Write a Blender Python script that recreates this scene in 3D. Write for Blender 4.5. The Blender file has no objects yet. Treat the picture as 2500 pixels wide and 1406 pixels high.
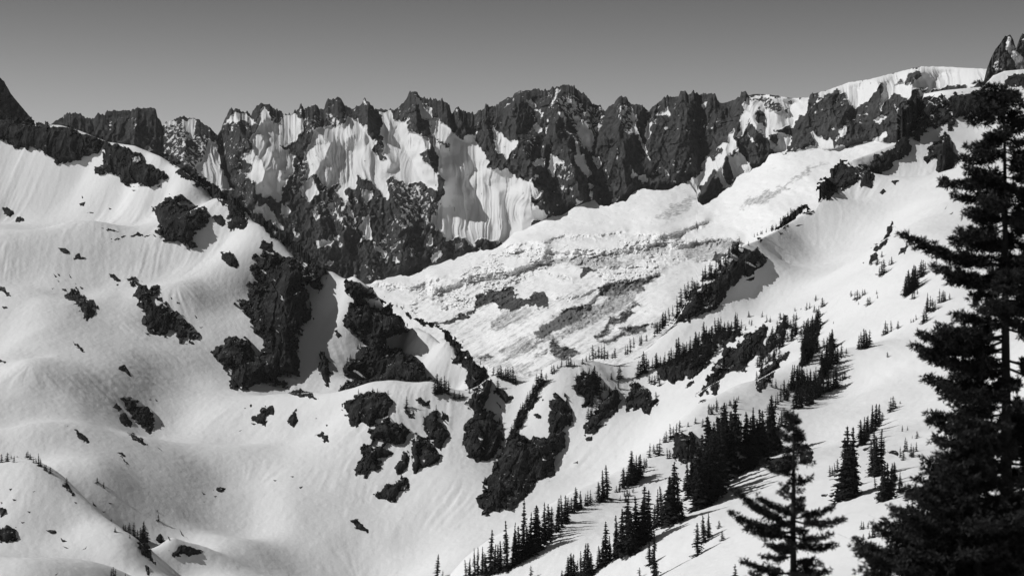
import bpy, math, random
import numpy as np

scene = bpy.context.scene
COL = scene.collection

# ------------------------------------------------------------------ camera, sky, sun, exposure
F = 2500.0 * 70.0 / 36.0          # focal length in pixels of the 2500 x 1406 photograph
CX, CY = 1250.0, 703.0
cam_data = bpy.data.cameras.new("camera")
cam_data.lens = 70.0
cam_data.sensor_width = 36.0
cam_data.sensor_fit = 'HORIZONTAL'
cam_data.clip_start = 0.5
cam_data.clip_end = 20000.0
cam_data.dof.use_dof = True
cam_data.dof.focus_distance = 1300.0
cam_data.dof.aperture_fstop = 3.2
cam = bpy.data.objects.new("camera", cam_data)
cam.rotation_euler = (math.radians(90), 0, 0)
COL.objects.link(cam)
scene.camera = cam

SUN = np.array([-0.77, 0.03, 0.63]); SUN /= np.linalg.norm(SUN)
elev = math.asin(SUN[2]); azim = math.atan2(SUN[0], SUN[1])
world = bpy.data.worlds.new("World")
scene.world = world
world.use_nodes = True
wn, wl = world.node_tree.nodes, world.node_tree.links
wn.clear()
sky = wn.new("ShaderNodeTexSky"); sky.sky_type = 'NISHITA'; sky.sun_disc = False
sky.sun_elevation = elev; sky.sun_rotation = azim
sky.altitude = 1500.0; sky.air_density = 1.0; sky.dust_density = 0.4; sky.ozone_density = 1.5
bw = wn.new("ShaderNodeSeparateColor")
bg = wn.new("ShaderNodeBackground"); bg.inputs[1].default_value = 0.075
out = wn.new("ShaderNodeOutputWorld")
tcw = wn.new("ShaderNodeTexCoord"); sepw = wn.new("ShaderNodeSeparateXYZ"); rw = wn.new("ShaderNodeMapRange"); mulw = wn.new("ShaderNodeMath")
rw.interpolation_type = 'SMOOTHSTEP'
for k, v in (("From Min", .06), ("From Max", .165), ("To Min", 1.4), ("To Max", .70)): rw.inputs[k].default_value = v
mulw.operation = 'MULTIPLY'
wl.new(tcw.outputs["Generated"], sepw.inputs[0]); wl.new(sepw.outputs["Z"], rw.inputs["Value"])
wl.new(sky.outputs[0], bw.inputs[0]); wl.new(bw.outputs[0], mulw.inputs[0]); wl.new(rw.outputs[0], mulw.inputs[1]); wl.new(mulw.outputs[0], bg.inputs[0]); wl.new(bg.outputs[0], out.inputs[0])

sun_data = bpy.data.lights.new("sun", 'SUN'); sun_data.energy = 3.25; sun_data.angle = math.radians(0.5)
sun = bpy.data.objects.new("sun", sun_data)
from mathutils import Vector
sun.rotation_euler = Vector(SUN).to_track_quat('Z', 'Y').to_euler()
COL.objects.link(sun)

scene.view_settings.view_transform = 'Standard'
scene.view_settings.look = 'None'
scene.view_settings.exposure = 0.0
scene.view_settings.gamma = 1.0

# ------------------------------------------------------------------ numeric helpers
def unproj(px, py, D):
    return (px - CX) / F * D, D, (CY - py) / F * D

def sstep(a, b, x):
    t = np.clip((x - a) / (b - a), 0, 1)
    return t * t * (3 - 2 * t)

def _hash(ix, iy, seed):
    h = (ix.astype(np.int64) * 374761393 + iy.astype(np.int64) * 668265263 + seed * 974711) & 0xFFFFFFFF
    h = ((h ^ (h >> 13)) * 1274126177) & 0xFFFFFFFF
    h = h ^ (h >> 16)
    return (h & 0xFFFFFF).astype(np.float32) / np.float32(0xFFFFFF)

def vnoise(x, y, seed=0):
    """smooth value noise, 0..1"""
    xi, yi = np.floor(x), np.floor(y)
    fx, fy = x - xi, y - yi
    fx = fx * fx * fx * (fx * (fx * 6 - 15) + 10); fy = fy * fy * fy * (fy * (fy * 6 - 15) + 10)
    a, b = _hash(xi, yi, seed), _hash(xi + 1, yi, seed)
    c, d = _hash(xi, yi + 1, seed), _hash(xi + 1, yi + 1, seed)
    return (a + (b - a) * fx) * (1 - fy) + (c + (d - c) * fx) * fy

def fbm(x, y, seed=0, octaves=4, gain=0.5):
    """fractal noise, about -1..1"""
    s, amp, tot = 0.0, 1.0, 0.0
    for o in range(octaves):
        s = s + amp * (vnoise(x, y, seed + o * 17) * 2 - 1)
        tot += amp; amp *= gain
        x, y = x * 1.93 + y * 0.37, y * 1.93 - x * 0.37 / 1.93
    return s / tot * 1.6

def ridged(x, y, seed=0, octaves=4, gain=0.55):
    s, amp, tot = 0.0, 1.0, 0.0
    for o in range(octaves):
        n = 1 - np.abs(vnoise(x, y, seed + o * 13) * 2 - 1)
        s = s + amp * n * n
        tot += amp; amp *= gain
        x, y = x * 2.03 + y * 0.21, y * 2.03 - x * 0.21
    return s / tot

def facets(x, y, cell, seed, tilt=1.0):
    """fractured rock or ice: every cell of a Voronoi pattern is one tilted flat face; about -1..1"""
    u, v = x / cell, y / cell
    iu, iv = np.floor(u), np.floor(v)
    best = np.full(x.shape, 9e9); val = np.zeros(x.shape)
    for a in (-1, 0, 1):
        for b in (-1, 0, 1):
            cu, cv = iu + a, iv + b
            dx, dy = u - cu - _hash(cu, cv, seed), v - cv - _hash(cu, cv, seed + 1)
            d = dx * dx + dy * dy
            m = d < best
            best = np.where(m, d, best)
            w = (_hash(cu, cv, seed + 2) - .5) * 1.3 + tilt * (dx * (_hash(cu, cv, seed + 3) * 2 - 1) + dy * (_hash(cu, cv, seed + 4) * 2 - 1))
            val = np.where(m, w, val)
    return val

def P(frame, s):
    """numbers read off an enlarged crop (origin, scale) -> photo pixels"""
    ox, oy, k = frame
    a = np.array([float(v) for v in s.split()]).reshape(-1, 2)
    return a * k + np.array([ox, oy])

fA = (0, 150, .2845); fB = (400, 200, .3556); fC = (800, 200, .3556); fD = (1200, 200, .3556)
fE = (1600, 150, .3556); fF = (2000, 50, .3556); fG = (0, 500, .3201); fH = (350, 400, .4267)
fI = (800, 550, .3201); fJ = (1200, 550, .3201); fK = (0, 900, .3599); fL = (500, 850, .3954)
fM = (800, 850, .3201); fN = (1200, 700, .3556); fO = (1600, 500, .3555); fP = (2000, 450, .3556)
fQ = (1000, 1050, .2532); fR = (1500, 900, .3599); fS = (1950, 900, .3599)
f1 = (0, 0, 1.0)

def inside(poly, x, y):
    r = np.zeros(x.shape, bool)
    n = len(poly)
    for i in range(n):
        x0, y0 = poly[i]; x1, y1 = poly[(i + 1) % n]
        if y0 == y1: continue
        c = ((y0 > y) != (y1 > y)) & (x < (x1 - x0) * (y - y0) / (y1 - y0) + x0)
        r ^= c
    return r

def seg_dist(pts, x, y, closed=True):
    d = np.full(x.shape, 1e18)
    n = len(pts)
    for i in range(n if closed else n - 1):
        x0, y0 = pts[i]; x1, y1 = pts[(i + 1) % n]
        dx, dy = x1 - x0, y1 - y0
        t = np.clip(((x - x0) * dx + (y - y0) * dy) / (dx * dx + dy * dy + 1e-9), 0, 1)
        d = np.minimum(d, (x - x0 - t * dx) ** 2 + (y - y0 - t * dy) ** 2)
    return np.sqrt(d)

def signed(poly, x, y):
    d = seg_dist(poly, x, y)
    return np.where(inside(poly, x, y), d, -d)

def blur(a, n=1):
    for _ in range(n):
        p = np.pad(a, 1, mode='edge')
        a = (p[:-2, 1:-1] + p[2:, 1:-1] + p[1:-1, :-2] + p[1:-1, 2:] + 4 * a) / 8
    return a

def mesh_from(name, verts, faces, mat, smooth=True, attrs=None):
    """verts (n,3), faces (m,3|4) numpy -> mesh"""
    me = bpy.data.meshes.new(name)
    faces = np.asarray(faces, np.int32)
    k = faces.shape[1]
    me.vertices.add(len(verts)); me.vertices.foreach_set("co", np.asarray(verts, np.float32).ravel())
    me.loops.add(faces.size); me.loops.foreach_set("vertex_index", faces.ravel())
    me.polygons.add(len(faces))
    me.polygons.foreach_set("loop_start", np.arange(0, faces.size, k, dtype=np.int32))
    me.polygons.foreach_set("use_smooth", np.full(len(faces), smooth, bool))
    for nm, v in (attrs or {}).items():
        at = me.attributes.new(nm, 'FLOAT', 'POINT')
        at.data.foreach_set("value", np.asarray(v, np.float32).ravel())
    me.update(calc_edges=True)
    for m in (mat if isinstance(mat, (list, tuple)) else [mat]):
        me.materials.append(m)
    return me

def link(name, me, parent=None):
    o = bpy.data.objects.new(name, me)
    COL.objects.link(o)
    if parent is not None: o.parent = parent
    return o

def tag(o, label=None, cat=None, group=None, kind=None):
    if label: o["label"] = label
    if cat: o["category"] = cat
    if group: o["group"] = group
    if kind: o["kind"] = kind
    return o

def grid_faces(nr, nc, keep=None):
    i = np.arange(nr * nc).reshape(nr, nc)
    f = np.stack([i[:-1, :-1], i[:-1, 1:], i[1:, 1:], i[1:, :-1]], -1)
    if keep is not None:
        f = f[keep[:-1, :-1] & keep[:-1, 1:] & keep[1:, 1:] & keep[1:, :-1]]
    return f.reshape(-1, 4)

def compact(verts, faces, attrs):
    used = np.zeros(len(verts), bool); used[faces.ravel()] = True
    idx = np.cumsum(used) - 1
    return verts[used], idx[faces], {k: v.ravel()[used] for k, v in attrs.items()}

# ------------------------------------------------------------------ materials
def new_mat(name):
    m = bpy.data.materials.new(name); m.use_nodes = True
    n, l = m.node_tree.nodes, m.node_tree.links
    return m, n, l, n["Principled BSDF"]

def grey(v): return (v, v, v, 1)

def noise_node(n, l, scale, detail=4, rough=0.55, vec=None):
    t = n.new("ShaderNodeTexNoise"); t.inputs["Scale"].default_value = scale
    t.inputs["Detail"].default_value = detail; t.inputs["Roughness"].default_value = rough
    if vec is not None: l.new(vec, t.inputs["Vector"])
    return t

def ramp(n, l, src, stops):
    r = n.new("ShaderNodeValToRGB")
    e = r.color_ramp.elements
    while len(e) < len(stops): e.new(0.5)
    for k, (p, v) in zip(e, stops): k.position = p; k.color = grey(v)
    l.new(src, r.inputs[0]); return r

def math_node(n, l, op, a, b):
    m = n.new("ShaderNodeMath"); m.operation = op
    for i, v in enumerate((a, b)):
        if isinstance(v, (int, float)): m.inputs[i].default_value = v
        else: l.new(v, m.inputs[i])
    return m.outputs[0]

def obj_vec(n, l, sx=1, sy=1, sz=1):
    tc = n.new("ShaderNodeTexCoord"); mp = n.new("ShaderNodeMapping")
    mp.inputs["Scale"].default_value = (sx, sy, sz)
    l.new(tc.outputs["Object"], mp.inputs["Vector"]); return mp.outputs[0]

def rock_colour(n, l, lo, hi, s=1.0):
    v = obj_vec(n, l, 1, 1, .55)
    a = noise_node(n, l, .11 * s, 8, .68, v)
    return ramp(n, l, a.outputs["Fac"], [(.34, lo), (.5, lo + (hi - lo) * .3), (.68, hi)]), a

def snow_rock_material(name, rock_attr, lo, hi, ragged, rscale, snow=.82, bump=1.0, dirt_attr=None):
    """snow and dark rock mixed by a vertex attribute whose edge is broken up by noise"""
    m, n, l, p = new_mat(name)
    p.inputs["Roughness"].default_value = .9; p.inputs["Specular IOR Level"].default_value = .06
    v = obj_vec(n, l)
    at = n.new("ShaderNodeAttribute"); at.attribute_name = rock_attr
    ns = noise_node(n, l, rscale, 8, .68, obj_vec(n, l, 1, 1, .65))
    d = math_node(n, l, 'SUBTRACT', ns.outputs["Fac"], .5)
    d = math_node(n, l, 'MULTIPLY', d, ragged)
    s = math_node(n, l, 'ADD', at.outputs["Fac"], d)
    fac = ramp(n, l, s, [(.46, 0), (.54, 1)])
    rc, rn = rock_colour(n, l, lo, hi)
    sn = noise_node(n, l, .02, 5, .6, v)
    sc = ramp(n, l, sn.outputs["Fac"], [(.3, snow * .955), (.7, snow)])
    scol = sc.outputs[0]
    if dirt_attr:
        da = n.new("ShaderNodeAttribute"); da.attribute_name = dirt_attr
        dn = noise_node(n, l, .16, 8, .75, v)
        x = math_node(n, l, 'SUBTRACT', dn.outputs["Fac"], .5)
        x = math_node(n, l, 'MULTIPLY', x, 1.6)
        x = math_node(n, l, 'MULTIPLY_ADD' if False else 'ADD', x, da.outputs["Fac"])
        x = ramp(n, l, x, [(.12, 0), (.7, 1)])
        mx = n.new("ShaderNodeMix"); mx.data_type = 'RGBA'
        l.new(x.outputs[0], mx.inputs[0]); l.new(scol, mx.inputs[6]); mx.inputs[7].default_value = grey(.13)
        scol = mx.outputs[2]
    mx = n.new("ShaderNodeMix"); mx.data_type = 'RGBA'
    l.new(fac.outputs[0], mx.inputs[0]); l.new(scol, mx.inputs[6]); l.new(rc.outputs[0], mx.inputs[7])
    l.new(mx.outputs[2], p.inputs["Base Color"])
    b = n.new("ShaderNodeBump"); b.inputs["Strength"].default_value = .9; b.inputs["Distance"].default_value = 1.0
    hn = noise_node(n, l, .35, 5, .6, v)
    hs = math_node(n, l, 'MULTIPLY', hn.outputs["Fac"], .35 * bump)
    hr = math_node(n, l, 'MULTIPLY', rn.outputs["Fac"], 6.0)
    hr = math_node(n, l, 'MULTIPLY', hr, fac.outputs[0])
    h = math_node(n, l, 'ADD', hs, hr)
    l.new(h, b.inputs["Height"]); l.new(b.outputs[0], p.inputs["Normal"])
    return m

def rock_material(name, lo, hi, s=1.0):
    m, n, l, p = new_mat(name)
    p.inputs["Roughness"].default_value = .95; p.inputs["Specular IOR Level"].default_value = .06
    rc, rn = rock_colour(n, l, lo, hi, s)
    # snow caught on flat ledges
    geo = n.new("ShaderNodeNewGeometry"); sep = n.new("ShaderNodeSeparateXYZ")
    l.new(geo.outputs["True Normal"], sep.inputs[0])
    v = obj_vec(n, l)
    ns = noise_node(n, l, .3 * s, 5, .65, v)
    a = math_node(n, l, 'MULTIPLY', math_node(n, l, 'SUBTRACT', ns.outputs["Fac"], .5), 1.1)
    a = math_node(n, l, 'ADD', sep.outputs["Z"], a)
    at = n.new("ShaderNodeAttribute"); at.attribute_name = "ledge"
    lg = math_node(n, l, 'ADD', at.outputs["Fac"], math_node(n, l, 'MULTIPLY', math_node(n, l, 'SUBTRACT', ns.outputs["Fac"], .5), 1.5))
    up = n.new("ShaderNodeMapRange"); l.new(a, up.inputs["Value"])
    for k_, v_ in (("From Min", 1.09), ("From Max", 1.14)): up.inputs[k_].default_value = v_
    fac = ramp(n, l, math_node(n, l, 'MAXIMUM', up.outputs[0], lg), [(.5, 0), (.58, 1)])
    mx = n.new("ShaderNodeMix"); mx.data_type = 'RGBA'
    l.new(fac.outputs[0], mx.inputs[0]); l.new(rc.outputs[0], mx.inputs[6]); mx.inputs[7].default_value = grey(.78)
    l.new(mx.outputs[2], p.inputs["Base Color"])
    b = n.new("ShaderNodeBump"); b.inputs["Strength"].default_value = 1.0; b.inputs["Distance"].default_value = 1.0
    l.new(math_node(n, l, 'MULTIPLY', rn.outputs["Fac"], 7.0 / s), b.inputs["Height"])
    l.new(b.outputs[0], p.inputs["Normal"])
    return m

def plain_material(name, lo, hi, scale, rough=.9):
    m, n, l, p = new_mat(name)
    p.inputs["Roughness"].default_value = rough; p.inputs["Specular IOR Level"].default_value = .15
    a = noise_node(n, l, scale, 3, .6, obj_vec(n, l))
    l.new(ramp(n, l, a.outputs["Fac"], [(.3, lo), (.7, hi)]).outputs[0], p.inputs["Base Color"])
    return m

M_snow = snow_rock_material("snow_slope", "rock", .02, .08, .5, .2, snow=.78)
M_wall = snow_rock_material("headwall_rock_and_snow", "rock", .035, .105, 2.3, .17, bump=.5, snow=.74)
M_ice = snow_rock_material("glacier_ice", "rock", .04, .16, 1.6, .12, bump=.8, dirt_attr="dirt", snow=.86)
M_rock = rock_material("dark_gneiss", .010, .068)
M_needle = plain_material("fir_needles", .010, .026, 1.2)
M_needle_near = plain_material("near_fir_needles", .015, .05, 6.0)
M_bark = plain_material("fir_bark", .02, .05, 3.0)
# ------------------------------------------------------------------ near terrain: one height field fitted through surveyed points
def L(s):
    return np.array([float(v) for v in s.split()]).reshape(-1, 3)

crest_left = L("""-120 270 2020  -60 276 2000  0 283 1985  60 290 1960  110 298 1945  150 307 1930  190 318 1910  225 332 1895  262 347 1880
 330 357 1850  390 382 1830  440 412 1800  480 442 1780  540 478 1755  600 518 1725  650 560 1695  700 598 1665  750 630 1640  800 662 1610
 860 672 1585  900 700 1570  950 740 1550  1000 775 1530  1050 803 1505  1100 835 1480  1150 880 1450  1185 914 1425""")
crest_knoll = L("""840 963 1345  900 943 1330  960 940 1325  1010 946 1320  1055 943 1320  1090 960 1312  1140 973 1310  1180 945 1320
 1210 922 1330  1250 927 1328  1290 941 1320  1315 932 1312  1345 905 1312  1390 890 1312  1440 878 1315  1480 872 1320  1520 866 1330
 1560 848 1342  1600 822 1355""")
crest_right = L("""1645 790 1375  1670 750 1400  1700 705 1425  1740 660 1450  1780 620 1480  1815 600 1500  1850 587 1525  1900 562 1555
 1950 530 1590  1990 512 1620  2015 470 1660  2050 412 1700  2080 392 1715  2130 374 1735  2180 354 1760  2225 320 1800  2250 250 1870
 2256 230 1890  2300 222 1890  2360 216 1880  2400 213 1870  2425 186 1860  2455 174 1850  2500 170 1840  2580 160 1840  2680 150 1850""")
spur = L("""1080 1450 690  1150 1412 705  1215 1362 722  1280 1318 742  1345 1288 760  1400 1263 775  1440 1236 790  1480 1206 805  1520 1190 818
 1560 1168 830  1600 1130 845  1650 1080 870  1700 1040 895  1750 1005 925  1800 985 950  1850 960 980  1900 930 1010""")
knob = L("""-120 1150 1091  -40 1128 1085  20 1122 1081  70 1122 1076  110 1142 1068  150 1168 1060  190 1202 1051  230 1236 1038  270 1272 1027  310 1306 1014  350 1345 1002  385 1385 989  410 1420 976""")
pts = L("""
 0 400 1900  100 420 1885  200 430 1870  300 470 1830  400 500 1790  480 500 1765
 -100 560 1760  0 560 1740  120 560 1740  250 560 1730  400 620 1690  550 600 1690  620 650 1650
 -100 720 1600  0 700 1610  120 720 1570  250 720 1610  400 760 1590  520 760 1600  560 850 1540  640 700 1640  760 720 1600
 -100 860 1440  0 850 1440  120 850 1430  250 860 1470  380 880 1490  480 900 1480  700 820 1560  720 920 1500
 -100 980 1290  0 980 1300  120 980 1310  250 950 1380  400 990 1390  540 980 1420  640 975 1420  740 985 1400  800 985 1370
 820 760 1580  850 850 1540  820 900 1520  900 800 1560  960 860 1530  1040 880 1480  1000 930 1470  1120 940 1440  900 930 1490  860 950 1470
 -100 1080 1170  0 1080 1180  100 1080 1190  220 1060 1230  330 1080 1260  450 1080 1290  600 1080 1310  720 1060 1310  800 1040 1310
 330 1180 1150  250 1180 1130  420 1230 1130  520 1200 1180  640 1180 1220  740 1160 1230  830 1130 1240
 420 1330 1030  500 1340 1050  600 1330 1090  720 1300 1130  820 1280 1150  880 1220 1190
 450 1430 960  560 1430 1010  700 1420 1060  800 1420 1085  900 1420 1085  960 1340 1110  940 1260 1160  1000 1430 1040
 900 1060 1270  960 1060 1265  1020 1100 1245  1100 1060 1265  1160 1060 1262  1220 1080 1250  1060 1010 1290  960 990 1300  1200 1000 1290  1260 1000 1285
 1330 1000 1270  1400 980 1275  1320 1120 1225  1420 1100 1225  1480 950 1285  1560 930 1290  1500 1020 1250  1600 980 1260  1560 1090 1190
 1000 1180 1205  1100 1180 1190  1200 1230 1150  1300 1240 1130  1390 1180 1170  1060 1300 1130  1160 1320 1080  1100 1400 1040
 1440 1190 1130  1250 1290 1090  1340 1265 1090 1200 1345 1060 1500 1140 1150
 1650 900 1280  1700 860 1290  1660 1000 1180  1750 930 1200  1800 800 1330  1720 800 1350  1850 720 1390  1900 640 1460  1960 600 1510
 1850 880 1180  1950 800 1230  2000 700 1340  2000 580 1520  2080 500 1570  2100 640 1340  2150 420 1650  2200 520 1440  2250 420 1600  2300 320 1720
 2300 520 1360  2380 300 1740  2450 260 1740  2380 420 1500  2480 420 1440  2560 300 1680  2600 500 1300
 2050 800 1130  2150 740 1150  2250 640 1210  2350 640 1150  2450 600 1180  2600 700 1000
 1950 900 1010  2050 880 1010  2150 840 990  2250 780 1000  2350 760 990  2450 760 950
 1850 1040 850  1950 990 880  2050 960 890  2150 920 880  2250 880 870  2350 880 840  2450 880 800  2600 880 740
 1700 1170 740  1780 1100 790  1850 1120 750  1950 1080 750  2050 1040 760  2150 1020 740  2250 1000 730  2350 1000 690  2480 1010 640  2620 1020 580
 1500 1290 680  1600 1230 720  1650 1290 650  1750 1230 660  1850 1210 650  1950 1180 630  2050 1170 610  2150 1160 590  2250 1150 570  2350 1150 540  2500 1150 500
 1300 1400 645  1400 1370 640  1500 1390 600  1600 1360 600  1700 1330 590  1800 1330 560  1900 1310 540  2000 1300 510  2100 1280 490  2200 1290 460  2350 1290 430  2500 1290 400
 1200 1450 640  1450 1450 580  1650 1440 520  1850 1440 470  2050 1420 430  2250 1420 390  2450 1420 340  2640 1400 320
 -100 1250 1014  20 1230 1008  100 1230 1014  180 1270 1008  40 1330 924  130 1330 937  220 1330 976  290 1340 976  -80 1400 860  60 1420 860  180 1420 886  280 1410 918  350 1420 950
 1700 1500 420  2100 1500 330  2500 1500 260  1300 1520 520  900 1520 980  500 1520 900  100 1520 720 -200 1500 750""")
extra = np.array([[0, 0, -3.2], [12, 20, -6.6], [-10, 20, -7.5], [25, 45, -11], [-20, 45, -17], [0, 45, -12], [40, 90, -24], [0, 95, -30], [-50, 95, -42],
                  [70, 170, -34], [20, 180, -44], [-60, 180, -72], [60, 260, -46], [-10, 280, -70], [-120, 280, -98], [-60, 450, -112], [-140, 450, -124],
                  [-100, 620, -140], [-40, 700, -142], [0, 820, -150], [-60, 850, -150], [40, 950, -146], [-250, 560, -118],
                  [-150, 900, -152], [-230, 800, -140], [-200, 950, -140]], float)

def behind(line, spec, tilt=0.0):
    """points on the far side of a crest line, lower than the line of sight"""
    res = []
    for px, py, D in line:
        x, y, z = unproj(px, py, D)
        for dd, dz in spec:
            res.append([x * (D + dd) / D, y + dd, z * (D + dd) / D - dz])
    return np.array(res)

def surv(a):
    return np.stack(unproj(a[:, 0], a[:, 1], a[:, 2]), -1)

ctrl = np.concatenate([surv(crest_left), surv(crest_knoll), surv(crest_right), surv(spur), surv(knob), surv(pts), extra,
                       behind(crest_left, [(60, 45)]), behind(crest_left[::2], [(220, 190)]), behind(crest_knoll[::2], [(35, 16)]),
                       behind(crest_knoll[12::2], [(160, 110)]), behind(crest_right, [(45, 40)]), behind(crest_right[::2], [(120, 110), (260, 210)]),
                       behind(spur[:9:2], [(45, 26)]), behind(spur[10::2], [(45, 10)]), behind(knob[::2], [(40, 8)]),
                       behind(L("860 672 2300 1200 800 2300 1500 800 2300 1900 600 2300 2400 300 2300 0 300 2400 -150 300 2400 400 400 2400"), [(0, 150)])])
S = 400.0
cx, cy, cz = ctrl[:, 0] / S, ctrl[:, 1] / S, ctrl[:, 2]
def tps(r2): return np.where(r2 > 1e-12, r2 * np.log(r2 + 1e-12), 0)
n = len(cx)
A = np.zeros((n + 3, n + 3))
A[:n, :n] = tps((cx[:, None] - cx) ** 2 + (cy[:, None] - cy) ** 2) + np.eye(n) * 2e-5
A[:n, n:] = np.stack([np.ones(n), cx, cy], -1); A[n:, :n] = A[:n, n:].T
W = np.linalg.solve(A, np.concatenate([cz, np.zeros(3)]))

U = np.arange(-420, 2922, 2.4)
R = np.concatenate([np.geomspace(4, 360, 90, endpoint=False), np.arange(360, 2000, 2.2), np.arange(2000, 2420, 12)])
u8, r8 = U[::6], R[::5]
u8 = np.append(u8, U[-1]); r8 = np.append(r8, R[-1])
GX = ((u8 - CX) / F)[None, :] * r8[:, None] / S; GY = np.broadcast_to(r8[:, None] / S, GX.shape)
Z8 = np.zeros(GX.shape)
for i in range(0, len(r8)):
    q = tps((GX[i][:, None] - cx) ** 2 + (GY[i][:, None] - cy) ** 2)
    Z8[i] = q @ W[:n] + W[n] + W[n + 1] * GX[i] + W[n + 2] * GY[i]
Z8 = blur(Z8, 1) if False else Z8

def cubic_matrix(xs, xq):
    """Catmull-Rom interpolation matrix rows for query xq on sorted xs"""
    i = np.clip(np.searchsorted(xs, xq) - 1, 0, len(xs) - 2)
    t = (xq - xs[i]) / (xs[i + 1] - xs[i])
    M = np.zeros((len(xq), len(xs)), np.float32)
    w = [-.5 * t**3 + t**2 - .5 * t, 1.5 * t**3 - 2.5 * t**2 + 1, -1.5 * t**3 + 2 * t**2 + .5 * t, .5 * t**3 - .5 * t**2]
    for k in range(4):
        j = np.clip(i - 1 + k, 0, len(xs) - 1)
        np.add.at(M, (np.arange(len(xq)), j), w[k])
    return M
Z = cubic_matrix(r8, R) @ Z8.astype(np.float32) @ cubic_matrix(u8, U).T
Y = np.broadcast_to(R[:, None], Z.shape).astype(np.float32)
X = (((U - CX) / F)[None, :] * R[:, None]).astype(np.float32)

# soft snow mounds and hollows
far = sstep(300, 700, Y)
Z = Z + far * ((5.6 + 2.6 * sstep(40, -60, X)) * fbm(X / 85 + 3, Y / 110, 5, 2) + .7 * fbm(X / 33, Y / 45, 9, 2))
for px, py, D, hgt, rad in [(250, 945, 1390, 9, 60), (340, 1235, 1130, 8, 38), (440, 735, 1610, 7, 45), (620, 1085, 1310, 5, 60), (90, 830, 1460, 8, 80), (280, 1110, 1220, 7, 55),
                            (160, 1010, 1290, 6, 60), (560, 700, 1650, 5, 40), (130, 660, 1640, -5, 60), (420, 1150, 1210, -6, 60), (30, 940, 1330, -6, 70), (330, 1010, 1330, -5, 40),
                            (2050, 900, 1000, 6, 50), (2230, 1000, 740, -5, 40), (2130, 1040, 740, 4, 30), (1850, 1180, 690, 4, 35), (1400, 1280, 745, 3, 30), (1600, 1330, 620, 3, 30),
                            (530, 1330, 1060, 5, 50), (250, 1350, 910, 4, 26), (110, 1230, 950, -4, 30), (520, 1240, 1150, -4, 40), (1990, 1080, 740, -4, 30)]:
    x0, y0, _ = unproj(px, py, D)
    Z = Z + 1.35 * hgt * np.exp(-((X - x0) ** 2 + ((Y - y0) * .75) ** 2) / (rad * rad))

# nothing of a hill stands above its own surveyed crest line, and its far side falls away
for line, lo, hi in ((crest_left, -500, 1185), (crest_right, 1650, 3000)):
    cpy, cD = np.interp(U, line[:, 0], line[:, 1]), np.interp(U, line[:, 0], line[:, 2])
    cap = (CY - cpy) / F * Y - .45 * np.clip(Y - cD - 25, 0, None)
    sel = ((U >= lo) & (U <= hi))[None, :] & (Y > .6 * cD)
    Z = np.where(sel, np.minimum(Z, cap), Z)

# runnels that follow the fall line
dZr, dZu = np.gradient(Z, R, U, edge_order=1)
kx = R[:, None] / F
gx = dZu / kx
gy = dZr - gx * X / Y
gl = np.sqrt(gx * gx + gy * gy) + 1e-6
fxg, fyg = (-gx / gl).astype(np.float32), (-gy / gl).astype(np.float32)
steep = sstep(.22, .55, gl)
def lic(cell, step, nsteps, seed):
    acc = vnoise(X / cell, Y / cell, seed); cnt = 1
    for sgn in (1, -1):
        x, y = X.copy(), Y.copy()
        for k in range(nsteps):
            ri = np.clip(np.searchsorted(R, y.ravel()), 0, len(R) - 1).reshape(y.shape)
            ui = np.clip(((x / y * F + CX - U[0]) / 2.4 + .5).astype(np.int32), 0, len(U) - 1)
            x = x + sgn * step * fxg[ri, ui]; y = y + sgn * step * fyg[ri, ui]
            acc = acc + vnoise(x / cell, y / cell, seed); cnt += 1
    return (acc / cnt - .5) * math.sqrt(cnt)
run = lic(2.2, 2.5, 7, 3) * .34 + lic(5.0, 6.0, 6, 8) * .55
run = run * (1 - .85 * sstep(-70, -120, X) * sstep(1230, 1120, Y))
patchy = sstep(-.35, .55, fbm(X / 70, Y / 90, 21, 3))
Z = Z + far * (run * steep * (.4 + 1.4 * patchy) + .13 * fbm(X / 3.2, Y / 3.2, 33, 2))

def PY_of(Z): return (CY - F * Z / Y).astype(np.float32)
PYT = PY_of(Z)
CUM = np.minimum.accumulate(PYT, axis=0)

def ground(px, py):
    """distance at which the line of sight through photo pixel px, py (array) meets the terrain; misses take the crest"""
    py = np.atleast_1d(np.asarray(py, float))
    f = (px - U[0]) / 2.4
    j = int(np.clip(math.floor(f), 0, len(U) - 2)); t = f - j
    c = np.minimum.accumulate(PYT[:, j] * (1 - t) + PYT[:, j + 1] * t)
    i = np.searchsorted(-c, -py)
    miss = i >= len(R)
    k = np.clip(i, 1, len(R) - 1)
    a, b = c[k - 1], c[k]
    s = np.clip((a - py) / np.maximum(a - b, 1e-6), 0, 1)
    D = R[k - 1] + (R[k] - R[k - 1]) * s
    D = np.where(miss, R[int(np.argmin(c))], D)
    return D, miss

def build_terrain():
    V = np.stack([X, Y, Z], -1).reshape(-1, 3)
    me = mesh_from("snow_slope", V, grid_faces(len(R), len(U)), M_snow, True, {"rock": np.zeros(len(V))})
    tag(link("snow_slope", me), "wide snow covered valley slopes and ridges in front of the rock wall", "snow slope", kind="structure")
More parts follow.
